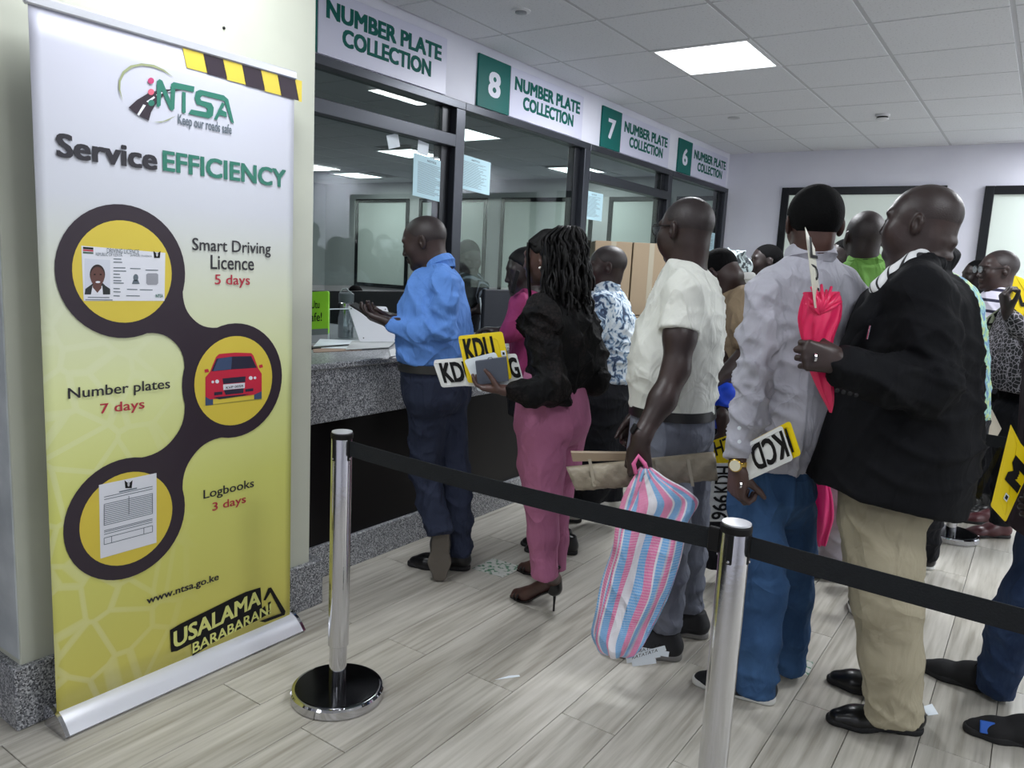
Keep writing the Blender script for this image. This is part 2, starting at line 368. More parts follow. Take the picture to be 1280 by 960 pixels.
# far wall with framed frosted windows
FROST = pm('frosted_pane', (206, 216, 210), .35, emit=((214, 226, 218), .22))
FROST2 = pm('office_frosted_pane', (206, 216, 210), .4, emit=((206, 220, 210), .10))
def framed_window(name, P, U, Wd, z0, z1, depth_dir, mid=None, fw=.05, gm=None):
    """wall point P (x,y), direction U along the wall, width Wd"""
    t = tag(empty(name, (P[0], P[1], z0)), kind='structure'); U = np.array([*U, 0.]); Nn = np.array([*depth_dir, 0.])
    P3 = np.array([P[0], P[1], 0.])
    def bar(a, b, c, d, nm='frame_bar', m=FRAMED, dd=.03): 
        MB().boxo(P3+U*(a+b)/2+UP*(c+d)/2+Nn*(dd/2), U*(b-a)/2, UP*(d-c)/2, Nn*dd/2, .003 if nm != 'pane' else 0).build(nm, m, t)
    bar(0, fw, z0, z1); bar(Wd-fw, Wd, z0, z1); bar(fw, Wd-fw, z1-fw, z1); bar(fw, Wd-fw, z0, z0+fw)
    if mid: bar(mid-fw/2, mid+fw/2, z0+fw, z1-fw)
    bar(fw, Wd-fw, z0+fw, z1-fw, 'pane', gm or FROST, .008); return t
tag(MB().box(GX-.1, XR+.1, FARY, FARY+.12, 0, CEIL+.02).build('wall_far', WALL), kind='structure')
framed_window('window_1', (-2.38, FARY), (1, 0), 1.49, .86, 2.41, (0, -1), fw=.075)
framed_window('window_2', (-.59, FARY), (1, 0), 1.5, .86, 2.40, (0, -1), fw=.075)
framed_window('window_3', (1.2, FARY), (1, 0), 1.5, .86, 2.40, (0, -1), fw=.075)
tag(MB().box(XR, XR+.1, YB, FARY, 0, CEIL+.02).build('wall_right', WALL), kind='structure')
for k in range(5): framed_window('window_%d' % (4+k), (XR, -1.8+2*k), (0, 1), 1.5, .86, 2.41, (-1, 0), fw=.075)
tag(MB().box(-3.2, XR, YB-.1, YB, 0, CEIL+.02).build('wall_back', WALL), kind='structure')
for k, xx in enumerate((-10.2, -8.72, -7.05, -5.2, -4.2)): framed_window('window_%d' % (20+k), (xx, 9.8), (1, 0), (1.25, 1.4, 1.6, .9, .9)[k], 1.0, 2.5, (0, -1), fw=.06, gm=FROST2)
# counter window wall
def win_bay(name, ya, yb, rail, inner_right=True):
    t = tag(empty(name, (GX, ya, 1.01)), kind='structure'); zt = 2.36
    MB().box(GX-.07, GX+.03, ya, yb, zt, 2.405, .003).build('head_frame', FRAME, t)
    MB().box(GX-.07, GX+.03, yb-.085, yb, 1.01, zt, .003).build('post', FRAME, t)
    MB().box(GX-.07, GX-.01, yb-.165, yb-.087, 1.01, zt, .003).build('inner_post', FRAMED, t)
    MB().box(GX-.05, GX+.0, ya, yb-.087, 1.012, 1.02).build('sill_bar', FRAMED, t)
    if rail:
        MB().box(GX-.045, GX+.035, ya, yb-.087, 2.14, 2.21, .003).build('rail', FRAME, t)
        MB().box(GX-.022, GX-.016, ya, yb-.165, 1.33, 2.14).build('pane', GLASS, t)
        MB().box(GX-.032, GX-.026, ya, yb-.165, 2.21, zt).build('pane', GLASS, t)
    else: MB().box(GX-.022, GX-.016, ya, yb-.165, 1.33, zt).build('pane', GLASS, t)
    return t
win_bay('window_11', 2.0, 3.68, True); win_bay('window_12', 3.68, 5.19, False); win_bay('window_13', 5.19, 6.72, True); win_bay('window_14', 6.72, FARY-.03, False)
win_bay('window_15', YB, 1.0, True)
# pillar
tag(MB().box(-3.3, -2.415, 0.975, 2.092, 0.0, CEIL+.01, .004).build('wall_pillar', PILLAR), kind='structure')
tag(MB().box(-3.3, -2.416, .971, .975, 0.22, CEIL).build('trim_2', PLASTER), kind='structure')
tag(MB().box(-3.3, -2.395, .95, 2.15, 0.0, .20, .004).build('baseboard_pillar', GRANITE), kind='structure')
tag(MB().box(-3.0, XR, FARY-.012, FARY, 0, .11).build('baseboard_far', GRANITE), kind='structure')
tag(MB().lathe((-2.415, 1.69, 2.22), [(.005, 0), (.005, .004), (.002, .006)], 8, (0, 1, 0), (0, 0, 1), (1, 0, 0)).build('trim_3', INK), kind='structure')
# counter
AX = -2.56
for nm, ya, yb, lb in (('service_counter', 2.15, FARY-.02, 'long grey granite service counter with black front panel under the windows'), ('service_counter', YB+.02, .945, 'grey granite counter end at the left edge beyond the pillar')):
    t = empty(nm, (AX, (ya+yb)/2, 0), lb, 'counter')
    MB().box(-3.2, AX+.012, ya, yb, .982, 1.012, .006).build('granite_top', GRANITE, t)
    MB().box(AX-.03, AX, ya, yb, .745, .982, .002).build('granite_apron', GRANITE, t)
    MB().box(-3.3, -2.625, ya, yb, .0, .98).build('front_panel', BLACKP, t)
    MB().box(-2.625, -2.60, ya, yb, .0, .155, .002).build('granite_plinth', GRANITE, t)
    MB().box(-2.624, AX-.03, ya, yb, .745, .76).build('apron_soffit', BLACKP, t)
# numbered signs
def sign(yn0, yt0, yt1, num, label, zb=2.415, zt=2.715):
    t = empty('counter_sign', (GX, (yt0+yt1)/2, zb), label, 'sign', 'number plate collection signs')
    Y_ = np.array([0, 1, 0.]); Z_ = UP
    if yn0 is not None:
        nb = MB().box(GX, GX+.014, yn0, yt0-.006, zb, zt, .001).build('number_panel', TEAL, t)
        if num: lettering(num, (GX+.014, yn0+(yt0-yn0)*.3, zb+.075), Y_*(yt0-yn0)*.38, Z_*.15, WHITE, nb, 'numeral', .03)
    tp = MB().box(GX, GX+.012, yt0, yt1, zb, zt, .001).build('text_panel', SIGNW, t)
    W_ = yt1-yt0; O = (GX+.012, yt0, zb)
    lettering([('NUMBER PLATE', .05, .56, .95, .84), ('COLLECTION', .16, .22, .86, .50)], O, Y_*W_, Z_*(zt-zb), TEALT, tp, 'lettering', .05)
sign(2.16, 2.575, 3.51, '9', 'nearest hall sign reading number plate collection, cut by the photo top')
sign(3.805, 4.14, 5.065, '8', 'collection sign with a teal 8, first complete sign from the pillar')
sign(5.36, 5.685, 6.63, '7', 'collection sign with a teal 7, above the white T-shirt man\'s window')
sign(6.84, 7.165, 8.14, '6', 'collection sign with a teal 6, smallest and touching the far wall')
# ---------------------------------------------------------------- ceiling fittings
t = empty('smoke_detector', (-1.22, 6.62, CEIL), 'round white smoke detector on the ceiling near the far wall', 'smoke detector')
c = np.array([-1.22, 6.62, CEIL-.004]); wm = pm('white_plastic', (228, 228, 232), .4)
MB().lathe(c, [(.052, 0), (.052, -.014), (.046, -.018)], 28).build('base', wm, t)
MB().lathe(c+[0, 0, -.018], [(.04, 0), (.04, -.012)], 28).build('vent', INK, t)
auto_smooth(MB().lathe(c+[0, 0, -.03], [(.046, 0), (.044, -.008), (.02, -.018), (.002, -.02)], 28).build('dome', wm, t))
t = empty('ceiling_downlight', (-2.40, 3.42, CEIL), 'small round ceiling fitting above the gap between the first two signs', 'ceiling fitting')
c = np.array([-2.40, 3.42, CEIL-.004]); MB().lathe(c, [(.05, 0), (.05, -.006), (.036, -.008)], 28).build('ring', wm, t); MB().lathe(c+[0, 0, -.006], [(.03, 0), (.03, -.008), (.012, -.012)], 24).build('lens', pm('grey_lens', (150, 152, 158), .3), t)
t = empty('ceiling_sensor', (-2.30, 6.38, CEIL), 'faint round sensor plate on the ceiling above the last sign', 'sensor')
MB().lathe((-2.30, 6.38, CEIL-.004), [(.05, 0), (.05, -.005), (.04, -.007)], 24).build('disc', GRIDM, t)
# ---------------------------------------------------------------- roll-up banner
BX = -2.31
def bp(u, v, e=0.0): p = onp(u, v, 0, BX); return np.array([BX+e, p[1], p[2]])
bn = empty('rollup_banner', (-2.34, 1.47, 0), 'tall white and yellow roll-up banner about service efficiency before the pillar', 'banner')
mS, nt, b = nodes('banner_print'); tc = N(nt, 'ShaderNodeTexCoord'); sp = N(nt, 'ShaderNodeSeparateXYZ'); nt.links.new(tc.outputs['Object'], sp.inputs[0])
mr = N(nt, 'ShaderNodeMapRange'); mr.inputs['From Min'].default_value = .06; mr.inputs['From Max'].default_value = 2.1; nt.links.new(sp.outputs['Z'], mr.inputs['Value'])
gr = ramp(nt, mr.outputs[0], [(0, (206, 196, 92)), (.12, (208, 204, 104)), (.3, (214, 217, 118)), (.48, (221, 228, 165)), (.64, (210, 215, 194)), (.76, (203, 206, 215)), (1, (200, 201, 216))])
mp = N(nt, 'ShaderNodeMapping'); mp.inputs['Scale'].default_value = (1, 6.0, 6.0); mp.inputs['Rotation'].default_value = (.5, 0, 0); nt.links.new(tc.outputs['Object'], mp.inputs['Vector'])
vo = N(nt, 'ShaderNodeTexVoronoi', Scale=1.3, feature='DISTANCE_TO_EDGE'); nt.links.new(mp.outputs[0], vo.inputs['Vector'])
st = ramp(nt, vo.outputs['Distance'], [(0, (255, 255, 255)), (.055, (230, 230, 230)), (.075, (0, 0, 0))])
pos = N(nt, 'ShaderNodeMapRange'); pos.inputs['From Min'].default_value = .05; pos.inputs['From Max'].default_value = -.3; nt.links.new(sp.outputs['Y'], pos.inputs['Value'])
pz = N(nt, 'ShaderNodeMapRange'); pz.inputs['From Min'].default_value = 1.45; pz.inputs['From Max'].default_value = 1.1; nt.links.new(sp.outputs['Z'], pz.inputs['Value'])
mu = N(nt, 'ShaderNodeMath', operation='MULTIPLY'); nt.links.new(pos.outputs[0], mu.inputs[0]); nt.links.new(pz.outputs[0], mu.inputs[1])
mu2 = N(nt, 'ShaderNodeMath', operation='MULTIPLY'); nt.links.new(mu.outputs[0], mu2.inputs[0]); nt.links.new(st.outputs[0], mu2.inputs[1])
mu3 = N(nt, 'ShaderNodeMath', operation='MULTIPLY'); mu3.inputs[1].default_value = .22; nt.links.new(mu2.outputs[0], mu3.inputs[0])
mx = N(nt, 'ShaderNodeMix', data_type='RGBA'); nt.links.new(mu3.outputs[0], mx.inputs[0]); nt.links.new(gr.outputs[0], mx.inputs[6]); mx.inputs[7].default_value = lin((236, 240, 220)); nt.links.new(mx.outputs[2], b.inputs['Base Color']); b.inputs['Roughness'].default_value = .42
ys = np.linspace(1.026, 1.905, 30); zs = np.linspace(.05, 2.10, 24); V = []; Fc = []
for z in zs:
    for y in ys: V.append((BX-.0006+.0006*math.sin((y-1)*11+z*1.3), y, z))
n = len(ys); Fc = [(j*n+i, j*n+i+1, (j+1)*n+i+1, (j+1)*n+i) for j in range(len(zs)-1) for i in range(n-1)]
sh = mk('banner_sheet', V, Fc, mS, bn, True); md = sh.modifiers.new('s', 'SOLIDIFY'); md.thickness = .0012; md.offset = -1
mb = MB().box(BX-.014, BX+.008, 1.018, 1.912, 2.09, 2.118, .004); mb.build('top_rail', pm('silver_aluminium', (215, 217, 224), .3, .6), bn)
# base cassette: rounded wedge profile extruded along y
prof = [(-2.255, .0), (-2.245, .010), (-2.262, .030), (-2.285, .050), (-2.312, .062), (-2.345, .070), (-2.365, .06), (-2.378, .035), (-2.372, .0)]
auto_smooth(MB().prism([(x, 1.03, z) for x, z in prof], (0, .885, 0)).build('base', pm('white_aluminium', (226, 228, 236), .28, .35), bn))
for ya in (1.018, 1.915):
    auto_smooth(MB().prism([(x+(x+2.31)*.06, ya, z*1.06) for x, z in prof], (0, .012, 0)).build('end_cap', CHROMEP, bn))
Yv = np.array([0, 1., 0]); Zv = UP
def bt(s, p0, p1, m, bold=0.010, name='lettering', e=.002):
    a = bp(*p0, e); c = bp(*p1, e); return lettering(s, a, Yv*(c[1]-a[1]), Zv*(c[2]-a[2]), m, sh, name, bold, .0004)
BINK = pm('banner_black_ink', (38, 36, 44), .5); BGRN = pm('banner_green_ink', (40, 116, 98), .5); BRED = pm('banner_red_ink', (178, 40, 62), .5); BYEL = pm('banner_yellow_ink', (216, 194, 70), .45)
PLUM = pm('banner_plum_ink', (44, 32, 44), .45)
bt('Service', (70, 196), (196, 186), BINK, .034); bt('EFFICIENCY', (203, 213.5), (357, 212.5), BGRN, .032)
bt('Smart Driving', (240, 317.5), (338, 303.5), BINK); bt('Licence', (263, 336.5), (317, 321), BINK); bt('5 days', (268, 359.5), (312, 344), BRED)
bt('Number plates', (85, 503), (212, 473), BINK); bt('7 days', (125, 521), (180, 498.5), BRED)
bt('Logbooks', (254, 627), (317, 598), BINK); bt('3 days', (265, 642), (307, 618), BRED); bt('www.ntsa.go.ke', (183, 758), (273, 716), BINK, .02)
# hazard tape strip
tp = [((226, 54), (254, 62), (260, 80), (231, 75)), ((254, 62), (279, 69), (283, 87), (260, 80))]
xs_ = [226, 252, 277, 301, 325, 346, 368, 377]
for k in range(7):
    a = bp(xs_[k], 52+(xs_[k]-226)*.33, .0022); c = bp(xs_[k+1], 52+(xs_[k+1]-226)*.33, .0022)
    hh = .073; sh_ = .02 if k < 6 else .0
    mb = MB().poly([a+[0, 0, 0], a+[0, .018, -hh], [c[0], c[1]+sh_, a[2]-hh], [c[0], c[1], a[2]]]); mb.build('hazard_stripe', BYEL if k % 2 == 0 else PLUM, sh)
def disc_pts(cy_, cz_, r, n=48, e=0.0): return [np.array([BX+e, cy_+r*math.cos(2*math.pi*k/n), cz_+r*math.sin(2*math.pi*k/n)]) for k in range(n)]
def circ(u0, u1, vc):      # centre and radius from the leftmost and rightmost pixel
    a = bp(u0, vc); c = bp(u1, vc); return (a[1]+c[1])/2, (a[2]+c[2])/2, (c[1]-a[1])/2
C1 = circ(68, 231, 340); C2 = circ(227, 352, 476); C3 = circ(78, 231, 648)
for k, (Cc, rin) in enumerate(((C1, (90, 216)), (C2, (242, 340)), (C3, (98, 217)))):
    ri = (bp(rin[1], 0)[1]-bp(rin[0], 0)[1])/2 if False else Cc[2]*(.765 if k != 1 else .78)
    mb = MB(); o_ = disc_pts(Cc[0], Cc[1], Cc[2], e=.0018); mb.poly(o_).build('printed_ring', PLUM, sh)
    MB().poly(disc_pts(Cc[0], Cc[1], ri, e=.0024)).build('printed_disc', BYEL, sh)
def waist(A, B, w0=.42, e=.0019):   # dumbbell neck between two rings
    a = np.array([A[0], A[1]]); b = np.array([B[0], B[1]]); d = nrm(b-a); n_ = np.array([-d[1], d[0]]); L = np.linalg.norm(b-a); up_, lo_ = [], []; sa = .74
    for k in range(17):
        s = k/16; p = a+d*(A[2]*sa+(L-(A[2]+B[2])*sa)*s); tt = 2*s-1
        wv = .05+(.64*(A[2] if tt < 0 else B[2])-.05)*abs(tt)**2.3
        up_.append(p+n_*wv); lo_.append(p-n_*wv)
    return [np.array([BX+e, q[0], q[1]]) for q in up_+lo_[::-1]]
MB().poly(waist(C1, C2)).build('printed_link', PLUM, sh); MB().poly(waist(C2, C3)).build('printed_link', PLUM, sh)
def flat(pts, m, e, name='printed_shape'): return MB().poly([bp(u, v, e) for u, v in pts]).build(name, m, sh)
# licence card
WCARD = pm('card_white', (222, 224, 232), .45)
flat([(101, 307), (206, 316), (205, 376), (104, 376)][::-1], WCARD, .0028, 'printed_card')
bt('DRIVING LICENCE', (133, 316), (173, 312), GREYINK, 0, e=.0032); bt('REPUBLIC OF KENYA', (119, 319.5), (152, 317), GREYINK, 0, e=.0032); bt('JAMHURI YA KENYA', (162, 321), (189, 319), GREYINK, 0, e=.0032)
flat([(103, 308.5), (116, 309.5), (116, 312), (103, 311)], INK, .0032); flat([(103, 311.5), (116, 312.5), (116, 314.5), (103, 313.5)], BRED, .0032); flat([(103, 314.3), (116, 315.3), (116, 317.5), (103, 316.7)], pm('flag_green', (70, 96, 80), .5), .0032)
flat([(105, 323), (137, 325), (137, 368), (105, 368)], pm('photo_backdrop', (206, 210, 222), .5), .0031, 'printed_portrait')
PSK = pm('portrait_skin', (96, 62, 56), .5)
def ell(cu, cv, ru, rv, m, e, n=24): return flat([(cu+ru*math.cos(2*math.pi*k/n), cv-rv*math.sin(2*math.pi*k/n)) for k in range(n)], m, e)
flat([(105, 368), (106, 361), (113, 356), (118, 352), (126, 352), (131, 357), (137, 361), (137, 368)], pm('portrait_suit', (34, 40, 42), .5), .0033)
flat([(113, 368), (115, 357), (121, 362), (127, 357), (128, 368)], WCARD, .0034); flat([(116, 352), (126, 352), (126, 360), (121, 366), (115, 359)], PSK, .0035)
ell(121, 343, 9.6, 12.5, pm('portrait_hair', (40, 28, 28), .5), .0036); ell(121, 345.5, 8.8, 12, PSK, .0037); ell(121.5, 352.5, 3, 1.3, WCARD, .0039); ell(117.5, 343, 1.4, .8, INK, .0039); ell(125, 343, 1.4, .8, INK, .0039)
ell(169, 347, 3.2, 4.5, GREYINK, .0033); flat([(164, 355), (166, 350), (172, 350), (174, 355)], GREYINK, .0033)
flat([(182, 343), (184, 341.5), (195, 341.5), (197, 343), (197, 354), (195, 356), (184, 356), (182, 354)], pm('chip_grey', (150, 152, 160), .4), .0033, 'printed_chip')
for v in (323, 327, 334, 338, 342, 346, 350, 353, 360, 364, 369):
    flat([(141, v), (141+8+(v*7 % 9), v+.3), (141+8+(v*7 % 9), v+1.5), (141, v+1.2)], GREYINK, .0033, 'printed_line')
for (a, b, v) in ((162, 175, 335), (181, 197, 337), (158, 171, 361), (174, 190, 361.5), (109, 136, 371), (106, 140, 374), (157, 174, 369)): flat([(a, v), (b, v+.3), (b, v+1.4), (a, v+1.1)], GREYINK, .0033, 'printed_line')
def crest(cu, cv, s, e):
    flat([(cu-.5*s, cv-.5*s), (cu-.15*s, cv-.2*s), (cu+.15*s, cv-.2*s), (cu+.5*s, cv-.5*s), (cu+.4*s, cv+.5*s), (cu-.4*s, cv+.5*s)], INK, e, 'printed_crest')
    ell(cu, cv, .14*s, .3*s, pm('crest_light', (190, 190, 196), .5), e+.0002)
crest(195.5, 318, 9, .0033); bt('NTSA', (194, 372), (203, 367.5), BGRN, .02, e=.0033)
# red car
CR = pm('car_red_ink', (196, 34, 62), .45); CD = pm('car_dark_ink', (36, 34, 56), .45); CB = pm('car_blue_ink', (58, 76, 110), .45)
def cf(pts, m, e): return flat([(240+x/8.727, 420+y/8.727) for x, y in pts], m, e, 'printed_car')
cf([(105, 765), (780, 690), (640, 690), (240, 740)], pm('car_shade_ink', (160, 146, 54), .5), .0028)
cf([(140, 640), (225, 640), (225, 750), (140, 758)], CB, .0030); cf([(672, 590), (755, 590), (755, 685), (672, 690)], CB, .0030)
cf([(140, 450), (190, 390), (255, 230), (290, 195), (470, 180), (640, 185), (665, 215), (715, 350), (755, 410), (755, 600), (670, 640), (400, 672), (190, 690), (140, 660)], CR, .0032)
cf([(205, 385), (262, 245), (440, 222), (640, 218), (700, 345), (450, 362)], CD, .0034); cf([(225, 380), (280, 245), (400, 226), (430, 226), (420, 362)], CB, .0036)
cf([(128, 365), (170, 358), (180, 392), (135, 398)], CR, .0034); cf([(722, 318), (760, 308), (768, 340), (730, 350)], CR, .0034)
cf([(325, 462), (578, 438), (575, 500), (335, 522)], CD, .0036); cf([(340, 590), (558, 570), (552, 620), (360, 640)], CD, .0036); cf([(235, 612), (325, 604), (325, 636), (235, 648)], CD, .0036); cf([(575, 578), (662, 568), (662, 598), (575, 608)], CD, .0036); cf([(230, 668), (620, 628), (560, 650), (290, 690)], CD, .0036)
cf([(332, 528), (570, 508), (568, 566), (335, 588)], WCARD, .0038); bt('KVP 005R', (281.5, 486), (303.5, 480.5), INK, .01, e=.0042)
for cx_, cy_, r_ in ((219, 500, 15), (267, 495, 21), (633, 457, 21), (680, 455, 15)): cf([(cx_+r_*math.cos(a*math.pi/8), cy_-r_*math.sin(a*math.pi/8)) for a in range(16)], WCARD, .0037)
# logbook page
flat([(123, 606), (195, 591), (195, 678), (125, 698)], WCARD, .0028, 'printed_page'); crest(160, 605, 10, .0032)
def pg(a, b): return bp(123+(195-123)*a, (606+(591-606)*a)+((698+(678-698)*a)-(606+(591-606)*a))*b, .0032)
def pline(a0, b0, a1, b1, w=.0011):
    p, q = pg(a0, b0), pg(a1, b1); d = nrm(q-p); n_ = np.array([0, -d[2], d[1]])*w; MB().poly([p-n_, q-n_, q+n_, p+n_]).build('printed_line', GREYINK, sh)
for k in range(12): pline(.09, .26+.026*k+.02, .93, .26+.026*k+.02)
for b_ in (.18, .215, .64, .66, .69, .74, .83): pline(.09, b_, .93, b_)
pline(.09, .28, .09, .57); pline(.93, .28, .93, .57); pline(.52, .24, .52, .5); pline(.09, .74, .09, .83); pline(.93, .74, .93, .83); pline(.22, .74, .22, .83); pline(.78, .74, .78, .83); pline(.35, .155, .66, .155, .002)
# logo
def ap(pts): return [(130+x/7.111, 70+y/7.111) for x, y in pts]
def lf(pts, m, e, nm='printed_logo'): return flat(ap(pts), m, e, nm)
OL_ = pm('logo_olive', (150, 158, 118), .5); GR_ = BGRN; PK = pm('logo_pink', (190, 62, 112), .5); PK2 = pm('logo_rose', (214, 98, 120), .5)
lf([(165, 405), (128, 300), (128, 220), (160, 140), (230, 85), (330, 65), (440, 78), (530, 120), (615, 190), (520, 132), (430, 98), (330, 85), (245, 105), (180, 155), (145, 225), (142, 300)][::-1], OL_, .0022)
lf([(440, 588), (520, 580), (640, 530), (560, 575), (500, 592)], OL_, .0022)
lf([(215, 458), (290, 390), (400, 325), (470, 310), (560, 296), (640, 298), (690, 302), (640, 312), (560, 325), (500, 375), (450, 440), (415, 500), (395, 576), (300, 528)][::-1], PLUM, .0024)
for q in ([(290, 522), (345, 430), (368, 440), (308, 532)], [(372, 405), (440, 358), (450, 372), (392, 415)], [(458, 345), (510, 320), (518, 330), (468, 356)], [(560, 318), (600, 306), (600, 312), (566, 322)]): lf(q, WCARD, .0026)
lf([(465, 450), (465, 225), (490, 205), (515, 220), (588, 400), (590, 250), (615, 232), (800, 272), (795, 322), (630, 290), (622, 470), (600, 488), (580, 470), (505, 300), (500, 440), (480, 455)], GR_, .0028)
lf([(690, 318), (722, 325), (722, 505), (700, 512), (688, 495)], GR_, .0029)
lf([(800, 375), (812, 315), (850, 300), (1060, 350), (1100, 385), (1152, 600), (1125, 590), (1065, 400), (870, 350), (850, 375), (860, 395), (950, 420), (972, 460), (965, 530), (930, 556), (745, 515), (770, 475), (905, 500), (915, 475), (900, 455), (820, 430)], GR_, .0028)
lf([(1045, 410), (1072, 430), (1040, 480), (1085, 500), (1088, 545), (1020, 525), (1000, 570), (972, 562)], GR_, .0029)
for cx_, cy_, m_ in ((413, 221, PK), (414, 320, PK2), (416, 418, GR_)): lf([(cx_+28*math.cos(a*math.pi/8), cy_-28*math.sin(a*math.pi/8)) for a in range(16)], m_, .0030)
bt('Keep our roads safe', (222, 159), (289, 156), GREYINK, .02)
# stamp-like slogan (slanted black slab with pale letters and warning triangle)
def sf(pts, m, e, nm='printed_slogan'): return flat([(200+x/7.111, 720+y/7.111) for x, y in pts], m, e, nm)
sf([(85, 480), (175, 425), (430, 300), (630, 200), (760, 140), (890, 100), (905, 290), (930, 262), (945, 345), (860, 395), (600, 520), (460, 595), (285, 710), (275, 600), (150, 665), (95, 675)][::-1], INK, .0022)
def slant(s, p, q, hpx, m, e, bold=.02):
    P_ = bp(200+p[0]/7.111, 720+p[1]/7.111, e); Q_ = bp(200+q[0]/7.111, 720+q[1]/7.111, e); T_ = bp(200+p[0]/7.111, 720+(p[1]-hpx)/7.111, e)
    return lettering(s, P_, Q_-P_, np.array([0, 0, T_[2]-P_[2]]), m, sh, 'lettering', bold, .0003)
slant('USALAMA', (118, 645), (890, 250), 150, pm('slogan_pale', (218, 220, 130), .5), .0026, .03)
slant('BARABARAN!', (285, 690), (985, 325), 95, MATS['slogan_pale'], .0028, .02)
sf([(915, 215), (960, 105), (985, 100), (1112, 310), (1105, 345), (930, 410), (880, 400), (1075, 330), (978, 145), (935, 215)][::-1], INK, .0024)
sf([(955, 235), (982, 222), (975, 300), (958, 305)], INK, .003); sf([(955, 318), (978, 310), (975, 335), (955, 343)], INK, .003)
# ---------------------------------------------------------------- barrier posts
def stanchion(x, y, label, full=True):
    t = empty('barrier_post', (x, y, 0), label, 'barrier post', 'retractable belt barrier posts'); c = np.array([x, y, 0.])
    auto_smooth(MB().lathe(c, [(.150, 0), (.155, .004), (.155, .030), (.150, .036), (.142, .037)], 64).build('base', CHROMEP, t))
    auto_smooth(MB().lathe(c, [(.141, .036), (.139, .040), (.03, .046)], 64).build('base_cover', DARKMET, t))
    auto_smooth(MB().lathe(c, [(.029, .04), (.029, .20)], 40).build('inner_tube', CHROMEP, t))
    auto_smooth(MB().lathe(c, [(.030, .185), (.034, .188), (.034, .895), (.0335, .897)], 48).build('post', CHROME, t))
    auto_smooth(MB().lathe(c, [(.0335, .895), (.036, .899), (.036, .912), (.033, .916)], 48).build('cap', INK, t))
    auto_smooth(MB().lathe(c, [(.0335, .914), (.033, .919), (.001, .9195)], 40).build('cap_disc', pm('satin_chrome', (225, 226, 230), .35, .8), t))
    for a in (0, 90, 180, 270):
        d = np.array([math.cos(math.radians(a)), math.sin(math.radians(a)), 0]); s_ = np.cross(UP, d)
        sl = MB().boxo(c+d*.0335+UP*.862, s_*.0075, UP*.036, d*.003, .0025).build('slot', INK, t)
        MB().lathe(c+d*.0365+UP*.834, [(.0035, 0), (.0035, .002), (.001, .003)], 10, s_, UP, d).build('screw', CHROMEP, sl)
    return t
def belt(t, a, b, z=.868, h=.05, sag=.012):
    a = np.array(a, float); b = np.array(b, float); d = nrm(b-a); n_ = np.array([-d[1], d[0], 0])*.0012; V = []; K = 14
    for k in range(K+1):
        s = k/K; p = a+(b-a)*s; zz = z-sag*4*s*(1-s)
        V += [p+n_+UP*(zz+h/2), p+n_+UP*(zz-h/2), p-n_+UP*(zz-h/2), p-n_+UP*(zz+h/2)]
    Fs = [(4*k+i, 4*k+(i+1) % 4, 4*k+4+(i+1) % 4, 4*k+4+i) for k in range(K) for i in range(4)]+[(3, 2, 1, 0), (4*K, 4*K+1, 4*K+2, 4*K+3)]
    o = mk('belt', V, Fs, BELTM, t)
    MB().boxo(b-d*.012+UP*z, d*.014, UP*(h/2+.004), nrm(n_)*.006, .002).build('belt_clip', INK, o)
sA = stanchion(-1.812, 1.698, 'shiny steel barrier post standing right of the roll-up banner'); belt(sA, (-1.776, 1.698, 0), (-.556, 1.700, 0))
sB = stanchion(-.52, 1.702, 'shiny steel barrier post nearest the camera, its base below the frame'); belt(sB, (-.484, 1.702, 0), (.9, 1.69, 0))
sC = stanchion(-.426, 3.70, 'steel barrier post whose base shows behind the khaki trousers'); belt(sC, (-.39, 3.70, 0), (1.1, 3.72, 0))
sD = stanchion(-.304, 5.18, 'farthest steel barrier post, right of the black blazer hem'); belt(sD, (-.268, 5.18, 0), (1.2, 5.2, 0))
